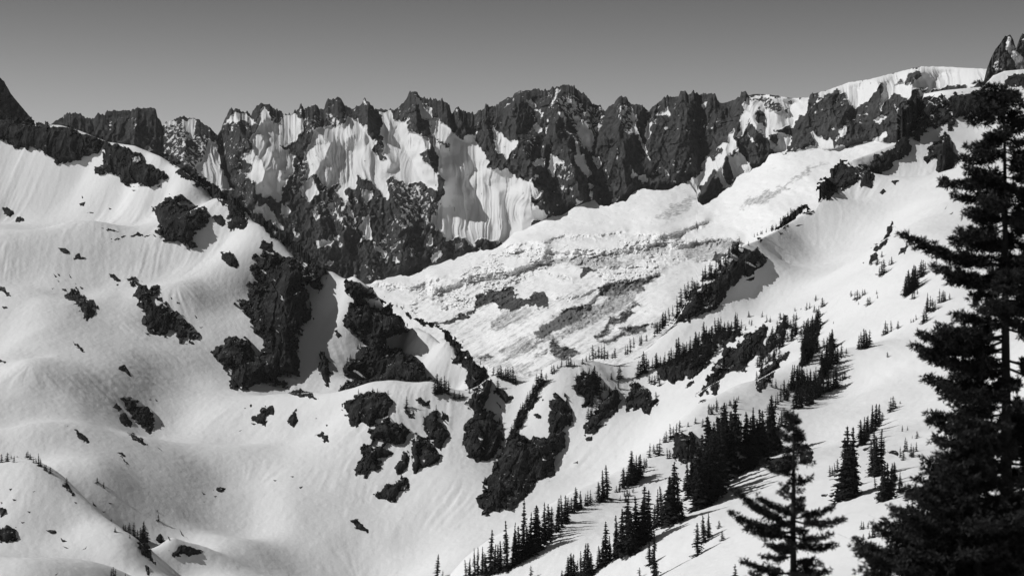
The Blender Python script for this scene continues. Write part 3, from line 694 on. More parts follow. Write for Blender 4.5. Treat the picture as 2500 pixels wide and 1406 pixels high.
# ------------------------------------------------------------------ rock outcrops standing out of the snow
def outcrop(label, frame, outline, holes=(), bump=4.0, steepen=.34, group=None, step=None, dmin=0, cat="rock outcrop", name="rock_outcrop", seed=[500]):
    poly = P(frame, outline)
    seed[0] += 7; sd0 = seed[0]
    (x0, y0), (x1, y1) = poly.min(0), poly.max(0)
    size = math.sqrt(max((x1 - x0) * (y1 - y0), 1))
    st = step or (1.0 if size < 24 else 1.5 if size < 60 else 2.0)
    m = 5 * st
    px = np.arange(x0 - m, x1 + m, st); py = np.arange(y0 - m, y1 + m, st)
    GX_, GY_ = np.meshgrid(px, py)
    ra, rb = min(7.0, .08 * size + .4), min(2.2, .04 * size + .3)
    wx = GX_ + ra * facets(GX_, GY_ * .8, 15, sd0) + rb * fbm(GX_ / 5.5, GY_ / 5.5, sd0 + 1, 3, .65)
    wy = GY_ + ra * facets(GX_, GY_ * .8, 13, sd0 + 30) + rb * fbm(GX_ / 5.5, GY_ / 5.5, sd0 + 4, 3, .65)
    sd = signed(poly, wx, wy)
    for h in holes: sd = np.minimum(sd, -signed(P(frame, h), wx, wy))
    fray = fbm(GX_ / 16 + GY_ / 30, GY_ / 9, sd0 + 9, 4, .6)
    sd = sd - np.clip(fray - .34, 0, 1) * min(30.0, .24 * size) * (.25 + .75 * np.exp(-np.clip(sd, 0, None) / 18))
    D0 = np.zeros(GX_.shape)
    for j in range(len(px)):
        D0[:, j] = ground(px[j], py)[0]
    scale = float(np.median(D0)) / F                          # metres per photo pixel
    # foot of the rock in each column, smoothed along the slope
    ins = sd > 0
    foot = np.array([py[np.nonzero(ins[:, j])[0].max()] if ins[:, j].any() else np.nan for j in range(len(px))])
    ok = ~np.isnan(foot)
    if ok.sum() < 2: return None
    foot = np.interp(px, px[ok], foot[ok])
    k = max(1, int(size * .12 / st)); foot = np.convolve(np.pad(foot, k, mode='edge'), np.ones(2 * k + 1) / (2 * k + 1), 'valid')
    Df = np.array([ground(px[j], foot[j])[0][0] for j in range(len(px))])
    prot = np.clip(D0 - Df[None, :], 0, None) * steepen
    prot = 70 * (1 - np.exp(-prot / 70))
    w = min(9.0, .16 * size + 1.2)
    shape = 1 - np.exp(-np.clip(sd, 0, None) / w)
    big = min(1.0, size / 90)
    fx = GX_ + 4 * fbm(GX_ / 16, GY_ / 16, sd0 + 11, 2); fy = GY_ * .36 + GX_ * .18
    rough = (7 * big * scale / .3) * (ridged(GX_ / 40 + GY_ / 130, GY_ / 95, sd0 + 5, 3) - .55) + 2.6 * (.25 + .75 * big) * facets(fx, fy, 8 + 16 * big, sd0 + 6) \
        + 1.1 * (.3 + .7 * big) * facets(fx * .96 + fy * .3, fy * 1.2, 5 + 4 * big, sd0 + 12) + .35 * big * fbm(GX_ / 4, GY_ / 5, sd0 + 10, 2)
    d = shape * (prot + bump * (.35 + .65 * big + .7 * min(1.0, size / 200)) + rough) - np.clip(-sd, 0, 4) * .9 * scale * 4 - .15
    d = np.where(sd > 0, np.maximum(d, .12), np.minimum(d, -.3))
    D = D0 - d
    keep = sd > -2.6 * st
    if dmin: keep &= D0 > dmin
    q = np.maximum(ridged((GX_ * .4 + GY_) / 20, (GX_ - GY_ * .4) / 85, sd0 + 21, 2), ridged((GX_ * .75 - GY_) / 24, (GX_ + GY_ * .75) / 90, sd0 + 22, 2) * .97)
    ledge = big * sstep(.72, .9, q) * sstep(.5, .7, vnoise(GX_ / 34, GY_ / 30, sd0 + 23)) * sstep(3, 9, sd) * .62
    x, y, z = unproj(GX_, GY_, D)
    V = np.stack([x, y, z], -1).reshape(-1, 3)
    fc = grid_faces(len(py), len(px), keep); at_ = {'ledge': ledge}
    if len(fc) < 2: return None
    V, fc, at_ = compact(V, fc, at_)
    org = V.mean(0)
    me = mesh_from(name, V - org, fc, M_rock, False, at_)
    o = link(name, me); o.location = org
    return tag(o, label, cat, group)

def build_rocks():
    O = outcrop
    # left mountain
    O("long dark cliff band below the cornice at the top left", fA, "-120 470 0 480 60 475 160 490 260 510 300 550 350 525 430 545 520 555 640 580 740 620 830 640 880 690 870 760 820 810 740 800 690 850 580 870 500 880 450 830 380 800 300 760 260 750 220 740 170 765 120 750 110 730 0 670 -120 640", bump=6)
    O("dark cliff hanging from the notch in the left snow crest", fA, "890 700 990 685 1080 730 1110 770 1200 800 1260 880 1340 900 1380 940 1420 930 1440 1000 1390 1040 1360 1065 1250 1075 1200 1050 1130 1070 1050 1050 1015 960 970 990 930 945 880 970 815 980 830 900 880 830", bump=6)
    O("thin rock edge along the upper left crest line", fA, "1350 765 1500 855 1650 935 1700 990 1900 1110 2050 1210 2109 1270 2109 1390 1990 1290 1850 1175 1720 1085 1600 1025 1510 950 1530 910", bump=2, steepen=.1)
    O("thin rock edge further down the left crest line", fH, "560 235 620 275 720 335 800 385 880 455 930 515 990 560 940 575 850 480 760 435 650 335", bump=2, steepen=.1)
    O("round dark rock knob with a snow pocket on the left slope", fH, "60 260 90 210 150 165 180 190 235 190 290 230 280 250 340 240 390 320 370 370 310 385 300 400 290 430 320 480 270 485 240 450 190 430 130 445 90 400 65 380 80 340 62 300", ["200 215 240 215 280 240 270 280 250 250 210 240"], bump=8)
    O("rock step under the crest beside the round knob", fH, "480 250 500 240 560 290 605 320 590 370 520 370 510 400 480 370", bump=4)
    O("broken rocks between the round knob and the rock step", fH, "385 300 400 290 420 300 440 290 470 320 470 350 440 360 410 340", bump=2)
    O("small tapering outcrop below the round knob", fH, "440 500 490 500 550 570 530 605 490 580 450 540")
    O("huge dark cliff in the middle of the left mountain", fH, "600 600 630 570 660 580 630 530 690 510 760 510 790 540 850 530 890 550 930 590 990 560 1050 600 1065 630 1020 680 1060 690 1030 700 1010 735 960 710 925 690 950 740 940 790 970 890 920 920 910 960 860 990 890 1020 890 1080 905 1140 890 1210 760 1215 840 1275 770 1270 650 1250 600 1290 510 1280 495 1200 510 1160 440 1165 430 1130 385 1100 410 1050 470 1010 490 980 530 980 540 1000 590 990 620 1050 650 1095 690 1020 630 960 610 920 620 870 530 800 540 780 600 790 620 800 590 720 610 680 660 690 690 710 640 650", bump=10)
    O("rock point above the huge cliff on the left mountain", fH, "680 420 700 440 735 450 740 490 770 520 740 510 710 510 660 480", bump=3)
    O("dark cliff behind the snow knoll in the middle", fI, "120 470 140 410 230 430 260 440 330 500 430 590 550 680 610 800 440 860 470 945 560 950 690 1030 770 1130 790 1190 640 1225 420 1245 320 1220 200 1280 100 1290 85 1240 150 1190 310 1170 250 1110 180 1110 160 1150 110 1110 130 1030 210 1010 240 930 290 930 230 830 170 810 100 710 150 690 160 570 250 620 160 530", ["270 540 330 560 400 560 460 610 460 645 350 640 320 600"], bump=8, dmin=1385)
    O("dark rock edge running down the crest beside the glacier", fI, "790 745 900 800 1000 900 1090 1000 1190 1100 1230 1150 1210 1145 1160 1200 1140 1270 1060 1240 1030 1180 1070 1160 1050 1100 1010 1050 930 1040 930 1010 980 1000 960 930 920 870 870 800", bump=4, steepen=.2)
    O("thin rock edge beside the glacier snout", fI, "560 640 640 690 760 745 800 760 740 755 640 705", bump=2, steepen=.1)
    O("narrow upright rock strip right of the huge cliff", fH, "1000 1070 1040 1080 1060 1140 1080 1190 1060 1210 1070 1280 1030 1250 1000 1180 1010 1130")
    O("low rocks at the foot of the huge cliff", fH, "830 1290 880 1285 960 1310 1000 1345 900 1335 830 1315")
    O("small rock in the shaded snow right of the huge cliff", fI, "30 790 70 790 110 850 80 870 50 820")
    # left slope
    for lab, fr, s, *h in [
        ("small rock at the left edge below the long cliff band", fG, "10 20 50 20 100 50 110 75 70 100 30 80"), ("little squarish rock beside the rock at the left edge", fG, "125 90 165 90 190 135 115 130"),
        ("small slanting rock in the snow gully, upper of a pair", fG, "435 320 490 330 540 365 520 385 470 365"), ("small pointed rock in the snow gully, lower of a pair", fG, "560 400 600 370 620 395 670 410 550 430"),
        ("jagged dark outcrop in the hollow of the left slope", fG, "470 645 500 640 560 635 590 670 640 690 680 730 740 760 750 800 700 800 750 850 700 850 680 880 640 885 650 840 610 810 550 770 520 740 500 700 530 680"),
        ("narrow rock left of the chain of outcrops", fG, "825 530 860 525 930 570 910 595 870 580 840 555"), ("tiny rock under the narrow rock by the outcrop chain", fG, "880 605 905 602 905 620 890 618"),
        ("long ragged chain of outcrops on the middle left slope", fG, "960 575 1010 550 1045 560 1040 590 1090 600 1125 640 1200 620 1230 630 1180 660 1240 680 1200 690 1150 690 1130 700 1190 760 1260 750 1300 830 1330 810 1380 820 1370 860 1410 860 1450 900 1490 940 1440 960 1520 990 1510 1030 1460 1030 1470 1060 1380 1060 1370 1020 1330 960 1290 960 1290 1000 1250 1005 1200 980 1100 960 1085 890 1110 830 1090 790 1045 770 1060 720 990 695 1040 670 1050 630 970 590", "1410 1000 1440 985 1450 1030 1420 1030"),
        ("blocky rock next to the upper end of the outcrop chain", fG, "1175 705 1240 710 1245 745 1210 740"), ("upper small rock right of the outcrop chain", fG, "1300 700 1325 715 1305 725"), ("second small rock right of the outcrop chain", fG, "1345 735 1375 745 1350 755"),
        ("flat rock off the lower right end of the outcrop chain", fG, "1510 930 1560 930 1530 945"), ("little upright rock near the lower end of the outcrop chain", fG, "1480 840 1510 860 1495 870"), 
        ("thin slanting rock rib on the smooth left slope", fG, "545 1035 580 1050 665 1125 640 1125 590 1090"), ("dark wedge shaped rock on the smooth left slope", fG, "890 1195 945 1215 1010 1320 960 1290 905 1250"),
        ("slanting rock cut by the left edge, upper one", fG, "-60 610 0 630 40 640 90 700 50 690 0 660 -60 640"), ("slanting rock cut by the left edge, lower one", fG, "-60 1150 0 1175 50 1200 105 1245 50 1225 0 1205"), ("small rock between the two at the left edge", fG, "15 775 50 775 65 792 20 795"),
        ("short dark crack in the snow above the long crevasse", fG, "770 175 830 180 870 200 920 207 860 212 820 192"), ("long curved rocky crack left of the round knob", fG, "770 300 850 258 950 235 1050 215 1200 228 1220 252 1150 247 1080 232 1000 250 900 257"),
        ("small rock high on the upper left snow face", fA, "680 1220 735 1200 720 1245 690 1240"), ("tiny rock above another on the upper left snow face", fA, "700 1150 720 1170 705 1180"), ("small rock right under the hanging cliff", fA, "1125 1100 1180 1105 1150 1120"),
        ("tiny rock left of the round knob", fA, "925 1255 960 1265 940 1275"), ("thin rock sliver on the upper left snow face", fA, "735 1290 815 1300 780 1306"),
        ("broad dark outcrop on the lower left slope", fK, "790 205 880 205 960 240 1035 300 1055 380 1040 400 1020 450 950 400 940 360 890 350 870 300 850 240"), ("rock at the left foot of the broad outcrop", fK, "810 310 850 300 900 370 890 405 820 370"), ("small rock on the left tip of the broad outcrop", fK, "760 260 785 230 830 270 800 295"),
        ("slanting rock below the broad outcrop", fK, "870 430 960 460 1010 525 950 500 900 480"), ("thin rock below the broad outcrop, lowest of three", fK, "1060 515 1120 570 1090 552"), ("slanting dark rock left of the broad outcrop", fK, "490 405 550 430 620 490 590 505 540 460"),
        ("flat rock on the lower left snow slope", fK, "780 565 830 570 860 600 840 595"), ("slanting rock with bushes on the lower left slope", fK, "785 575 850 620 900 685 840 630"),
        ("dark rock in the lower left corner", fK, "-60 1060 0 1080 40 1050 110 1090 115 1150 50 1180 0 1180 -60 1170"), ("small dark rock at the left edge above the corner rock", fK, "0 945 45 930 40 970 15 1000 0 1010"), ("small flat rock on the lower left mound", fK, "310 1095 375 1090 385 1115 340 1112"), ("little dark rock on the lower left mound", fK, "405 1140 460 1170 430 1175"),
        ("thin dark rock on the lower left mound", fK, "425 1200 475 1215 450 1218"), ("upright rock beside the lower left fir clump", fK, "1060 1140 1095 1120 1120 1175 1080 1185 1050 1165"), ("dark broken rocks right of the lower left fir clump", fK, "1150 1230 1180 1240 1210 1190 1290 1200 1340 1220 1390 1240 1330 1270 1250 1260 1180 1280"),
        ("thin slanting rock above the broken rocks at lower left", fK, "1210 1085 1285 1160 1240 1132"), ("small rock beside the upright rock at lower left", fK, "1138 1128 1165 1160 1150 1168"), ("small dark patch of rock on the lower bowl", fK, "1470 800 1540 808 1500 840 1470 825"), ("small thin rock beside the lone bush on the lower left", fK, "730 905 770 910 745 918"), ("little dark wedge on the lower left hollow", fK, "625 895 660 940 632 925"),
        ("dark rock wedge under the lower left fir clump", fK, "925 1170 1010 1190 1060 1330 1010 1300 960 1250"), ("narrow rock under the left fir row on the mound", fK, "415 775 450 780 500 850 550 895 480 855"), ("upright dark rock at the bottom of the lower left mound", fK, "985 1330 1010 1340 1015 1406 995 1400"),
        ("squarish outcrop in the snow bowl left of the knoll", fL, "290 420 360 360 430 355 440 415 385 405 380 440 370 485 340 470 290 450"), ("narrow outcrop with a thin tail in the snow bowl", fL, "515 430 575 365 560 400 575 455 545 490 515 470"), ("low broken rock in the snow bowl nearest the knoll", fL, "670 540 730 510 760 535 770 580 740 585 720 550"),
        ("tiny rock above the squarish outcrop in the bowl", fL, "278 345 295 345 292 365 280 362"), ("thin dark rock low in the bowl", fL, "412 808 450 815 430 824"), ("small flat rock low in the bowl beneath another", fL, "575 855 613 850 590 864"), ("small flat rock low in the bowl above another", fL, "527 788 550 786 545 797"),
        ("dark rock at the end of the snow lip in the bowl", fL, "890 1050 935 1048 960 1085 1005 1115 1010 1135 940 1115 915 1085"),
        # knoll
        ("big craggy outcrop on the left of the snow knoll", fM, "110 415 160 400 230 340 350 310 390 340 460 340 490 390 480 470 400 560 330 600 290 580 200 610 160 590 150 500 110 475"),
        ("jumbled outcrop below the big crag on the knoll", fM, "310 630 400 560 450 520 490 570 550 600 570 555 640 630 600 720 540 750 460 710 430 760 500 800 450 860 390 840 415 920 350 955 310 985 215 980 225 880 260 790 265 740 320 720 330 660", "370 680 430 690 400 750 310 750 340 720"),
        ("dark rib in the middle of the knoll face", fM, "490 910 520 870 560 850 590 780 615 800 620 900 560 960 530 960"), ("lowest dark rock on the knoll face", fM, "345 1130 400 1090 450 1020 520 1010 600 960 625 1050 550 1100 500 1180 450 1160"),
        ("small broken rock under the knoll's snow cap", fM, "580 460 600 420 620 470 720 470 700 420 660 370 710 380 740 400 800 370 760 420 720 470 640 480 655 550 620 540"),
        ("split outcrop on the right of the knoll face", fM, "720 590 740 520 820 470 850 540 930 650 930 690 880 720 880 780 830 760 790 700 730 650"), ("pointed rock slab below the split outcrop", fM, "625 740 690 650 740 680 800 730 865 810 820 880 750 920 720 910 690 960 650 940 640 860 625 800", "710 740 730 760 735 890 715 880"), ("small rock by the shadow right of the split outcrop", fM, "865 470 920 510 920 570 870 530"),
        ("tall dark buttress in the centre below the saddle", fM, "1060 420 1110 340 1170 280 1200 200 1250 260 1240 320 1190 460 1250 490 1320 560 1330 730 1300 790 1250 850 1140 860 1060 840 1040 760 1040 680 1060 580 1100 500 1060 450"),
        ("small rock on the right shoulder of the central saddle", fM, "1250 320 1330 300 1380 340 1425 390 1350 410 1310 380"), ("short rock spike under the central saddle", fM, "1270 390 1345 470 1310 452"), ("small rocks at the foot of the tall buttress", fM, "1135 840 1200 810 1280 820 1240 850 1140 860"),
        ("largest dark cliff in the lower centre", fQ, "670 750 650 670 700 620 720 520 780 400 830 280 900 190 960 60 1000 20 1100 70 1330 60 1480 -60 1500 60 1500 150 1440 230 1400 330 1400 430 1220 500 1180 560 1110 650 1020 760 920 795 940 760 800 780 770 820 680 820 690 770", "935 640 1000 620 965 680"),
        ("dark tower above the largest central cliff", fN, "385 1040 405 790 440 710 490 740 510 800 550 870 555 960 490 990 500 1070"), ("rocky rib carrying a row of firs by the saddle", fN, "100 1100 130 1010 180 900 260 770 300 690 340 630 380 640 310 740 345 770 290 800 230 890 190 980 200 1020 130 1090"),
        ("small dark rock on the snow above the largest cliff", fN, "280 880 320 868 350 885 340 905 300 895"),
        ("dark crag wrapped in firs under the rounded snow shoulder", fN, "565 680 580 610 650 590 700 580 755 620 750 680 700 720 700 830 620 820 640 760 590 750"), ("dark crag with firs between two shadowed gullies", fN, "635 980 660 900 740 800 850 690 895 740 850 830 860 880 800 920 740 960 740 1000 640 1010"),
        ("steep crag at the foot of the wooded rock band", fN, "915 800 950 680 1000 650 1070 700 1090 760 1160 760 1110 830 1090 885 1040 860 1040 830 980 845 915 845"), ("wooded rock band on the middle right slope", fO, "0 1130 50 1080 130 1060 200 1020 260 1000 330 930 400 885 480 860 540 835 600 865 595 900 540 940 470 975 400 960 380 1000 420 1010 370 1090 300 1170 200 1200 120 1240 60 1200", "390 1010 440 1000 430 1040 390 1050"), ("dark rocky strip beneath the upper band of firs", fO, "990 1100 1010 1000 1040 900 1090 860 1130 800 1135 850 1080 960 1070 1050 1020 1110 985 1130"), ("dark rocky strip beneath the steps of firs", fO, "1120 1200 1170 1100 1200 1040 1180 980 1210 930 1220 950 1200 1120 1150 1190"), ("small rock below the wooded rock band", fN, "1330 690 1390 640 1400 660 1350 690"),
        ("small rocks below the crag between the gullies", fN, "640 1040 690 1020 690 1055 650 1060"), ("tiny dark rock by the shadowed gully", fN, "560 1205 595 1195 590 1215"),
        # right slope
        ("long dark cliff along the right ridge", fO, "110 820 170 720 260 600 350 550 440 470 530 390 570 330 640 310 690 280 740 340 790 360 750 400 640 490 540 550 470 640 450 680 400 740 260 770 220 800", "320 670 370 620 340 670"),
        ("small rock under the right ridge cliff", fO, "640 510 690 490 680 520 600 535"), ("small rock on top of the right ridge cliff", fO, "705 225 740 235 720 262"), ("dark sliver of rock high on the right ridge crest", fO, "1010 60 1060 45 1090 65 1040 72"), ("little rock sliver on the right ridge crest", fO, "840 185 880 195 860 208"), ("dark fringe of rock along the top of the right ridge crest", fO, "815 168 860 130 900 95 940 52 1000 28 1030 8 1045 22 985 62 925 128 850 178"), ("thin rock sliver between two on the right ridge crest", fO, "960 142 1025 128 980 150"),
        ("dark broken cliff in the middle of the right slope", fO, "345 1210 400 1100 460 1030 460 980 540 980 600 910 690 850 750 810 770 880 760 960 740 1010 650 1070 610 1150 530 1140 470 1150 430 1220 420 1290 370 1300 380 1260 310 1330 290 1340"),
        ("slanting wooded cliff right of a narrow snow gully", fO, "720 1080 760 960 830 830 890 760 900 800 880 860 900 930 840 980 760 1050"), ("lower slanting rock band on the right slope", fO, "690 1260 690 1190 740 1110 850 1030 900 990 930 1010 860 1100 800 1170 780 1230 720 1280"), ("little rock below the broken cliff on the right slope", fO, "205 1240 250 1210 265 1215 230 1250"), ("small rock under the foot of the broken cliff", fO, "300 1350 345 1335 350 1350 320 1360"),
        ("narrow dark rock rib high on the right snow slope", fP, "365 440 440 360 490 260 510 290 470 390 400 460 390 470"), ("dark rock with bushes below the narrow rib", fP, "340 545 350 490 400 470 400 520"), ("small slanting rock behind the long fir branch", fP, "540 495 560 440 620 410 590 470"), ("slanting dark rock seen left of the big fir trunk", fP, "1040 860 1060 770 1110 690 1170 680 1130 760 1080 830"),
        ("thin rock rib left of the big fir's lower branches", fP, "800 1170 820 1110 880 1040 870 1080 840 1140"), ("tiny rock near the top of the right snow slope", fP, "850 180 885 140 870 165"), ("small flat rock near the top of the right snow slope", fP, "890 210 925 185 910 208"), ("small rock above the lower bushes on the right slope", fP, "295 540 315 530 305 545"),
        ("dark cliff under a snow cap at the ridge's end", fF, "0 1240 0 1110 60 1070 150 970 180 970 230 990 290 1010 320 1000 360 980 370 1060 385 1120 350 1160 280 1150 270 1100 200 1160 120 1180 80 1220"),
        ("broad black cliff beneath the right cornice", fF, "350 980 400 910 500 880 520 830 540 760 545 690 570 610 630 545 690 520 800 522 900 512 950 502 1050 482 1130 482 1180 540 1200 640 1150 660 1060 650 1030 640 960 680 890 760 920 850 890 800 880 710 800 740 710 770 690 830 640 820 640 900 590 940 520 960 490 1000 520 1030 430 1060 370 1040", "830 620 885 585 870 620 820 670"),
        ("dark ragged cliff left of the big fir top", fF, "700 970 720 920 790 840 830 810 860 760 900 800 920 880 960 950 940 1000 880 1030 820 1050 790 1040 810 960 780 940 740 970"), ("small rock below the black cliff, upper one", fF, "485 1110 520 1090 550 1095 520 1130"), ("small rock below the black cliff, lower one", fF, "410 1180 440 1155 460 1175 430 1195"), ("small rocks beside the fir's left branch tips", fF, "800 1150 850 1080 890 1075 890 1110 830 1150"),
        ("dark cliff under the highest cornice at the right edge", fF, "1280 450 1270 410 1330 372 1406 372 1560 380 1560 520 1430 480"),
        ("dark rock face among the dense firs on the lower right", fR, "400 600 400 470 440 430 540 440 560 540 500 650 450 640"), ("dark boulder on the snow behind the thin fir", fR, "1250 560 1290 510 1345 560 1345 630 1260 640"), ("small rock above the steep roughened snow", fS, "430 545 480 530 470 550 440 560"), ("dark overhang of rock left of the big fir", fS, "595 565 640 550 675 565 680 590 620 580"), ("small rocks on the steep snow at lower right", fS, "150 850 200 848 185 870 155 868"),
        ]:
        O(lab, fr, s, h)
    # scattered stones, each its own
    for grp, fr, st in [
        ("stones strewn above the jagged hollow outcrop", fG, ["400 520 440 550 420 555", "430 513 465 548 448 545", "520 518 550 560 532 555", "490 565 512 580 500 582", "605 620 640 640 622 652", "435 570 462 588 445 590", "565 590 590 615 578 612", "390 632 425 640 400 643"]),
        ("little stones poking out of the lower left mound", fK, ["500 900 525 905 512 914", "212 826 242 830 225 838", "132 1034 172 1040 150 1048", "185 962 212 968 196 976", "60 812 84 808 70 826", "84 878 112 888 94 898", "0 900 22 905 12 918", "545 1236 600 1192 578 1222", "365 1402 402 1378 385 1400", "690 964 718 970 702 978", "100 1070 118 1072 108 1084"]),
        ("pebbly rocks scattered over the snow bowl", fL, ["240 368 258 366 250 376", "680 428 696 430 688 438", "744 468 765 470 752 486", "206 508 230 504 218 514", "45 872 58 870 52 880", "55 912 80 910 66 920", "285 458 320 470 300 476"]),
        ("stones strewn in the lower bowl", fK, ["1365 830 1400 850 1380 853", "1372 898 1392 900 1382 906", "410 384 425 386 416 391", "450 378 468 386 460 390", "1003 200 1028 212 1015 216", "1048 200 1076 220 1060 222", "1090 370 1105 382 1095 385"])]:
        for i, s in enumerate(st):
            O("one of the %s" % grp, fr, s, group=grp, cat="stone", name="stone", bump=2)
# ------------------------------------------------------------------ conifers
def conifer_arrays(rng, whorls, per, width, bare=.04, leaf=1.0):
    """crown of a narrow subalpine fir of height 1: drooping sprays of needles around the stem, and the stem"""
    cv, cf, tv, tf = [], [], [], []
    def tri(a, b, c):
        k = len(cv); cv.extend([a, b, c]); cf.append((k, k + 1, k + 2))
    lean = rng.uniform(-.035, .035)
    gap_t, gap_a, top_cut = rng.uniform(.15, .9), rng.uniform(0, 6.28), rng.choice((1.0, 1.0, 1.0, .93))
    pw = rng.uniform(.62, 1.05)
    side_gap = rng.uniform(0, 6.28)
    for w in range(whorls):
        t = bare + (1 - bare) * (w + rng.uniform(-.3, .3)) / whorls
        t = min(max(t, bare), .985)
        env = width * ((1 - t) ** pw) * (.75 + .38 * math.sin(w * 2.1 + side_gap) * rng.uniform(.4, 1.2)) + .006
        n_b = per if t < .8 else max(3, per - 2)
        for b in range(n_b):
            a = rng.uniform(0, 6.283)
            r = env * rng.uniform(.55, 1.2)
            if rng.random() < .1: r *= .5
            if abs(t - gap_t) < .09 and math.cos(a - gap_a) > -.1: r *= .45
            if math.cos(a - gap_a - 2) > .5: r *= .72
            ca, sa = math.cos(a), math.sin(a)
            droop = r * rng.uniform(.15, .55); th = (.017 + .06 * r) * rng.uniform(.8, 1.5) * leaf
            x0 = lean * t
            up = t + .006
            root = (x0, 0, up)
            segs = 3
            for s in range(segs):
                f0, f1 = s / segs, (s + 1.25) / segs
                wd = (.30 * r * (1 - .55 * f0) + .006) * rng.uniform(.7, 1.3)
                p0 = (x0 + ca * r * f0, sa * r * f0, up - droop * f0 ** 1.5)
                p1 = (x0 + ca * r * f1, sa * r * f1, up - droop * f1 ** 1.5 + rng.uniform(-.3, .4) * th)
                m = (p0[0] * .45 + p1[0] * .55, p0[1] * .45 + p1[1] * .55, p0[2] * .5 + p1[2] * .5)
                l_ = (m[0] - sa * wd, m[1] + ca * wd, m[2] - th * rng.uniform(.3, 1.1))
                r_ = (m[0] + sa * wd, m[1] - ca * wd, m[2] - th * rng.uniform(.3, 1.1))
                tri(p0, l_, p1); tri(p0, p1, r_)
                if s < 2:
                    dn = (m[0], m[1], m[2] - th * 1.5)
                    tri(p0, dn, p1)
    for k in range(5):                                        # leader
        a = k * 1.256
        tri((lean + .008 * math.cos(a), .008 * math.sin(a), .93), (lean + .008 * math.cos(a + 1.3), .008 * math.sin(a + 1.3), .93), (lean, 0, 1.0))
    rings = [(-.10, .017), (.0, .016), (.5, .010), (.97, .003)]
    for z, r in rings:
        for k in range(6):
            tv.append((lean * max(z, 0) + r * math.cos(k * 1.0472), r * math.sin(k * 1.0472), z))
    for i in range(len(rings) - 1):
        for k in range(6):
            tf.append((i * 6 + k, i * 6 + (k + 1) % 6, i * 6 + 6 + (k + 1) % 6)); tf.append((i * 6 + k, i * 6 + 6 + (k + 1) % 6, i * 6 + 6 + k))
    return np.array(cv), np.array(cf), np.array(tv), np.array(tf)

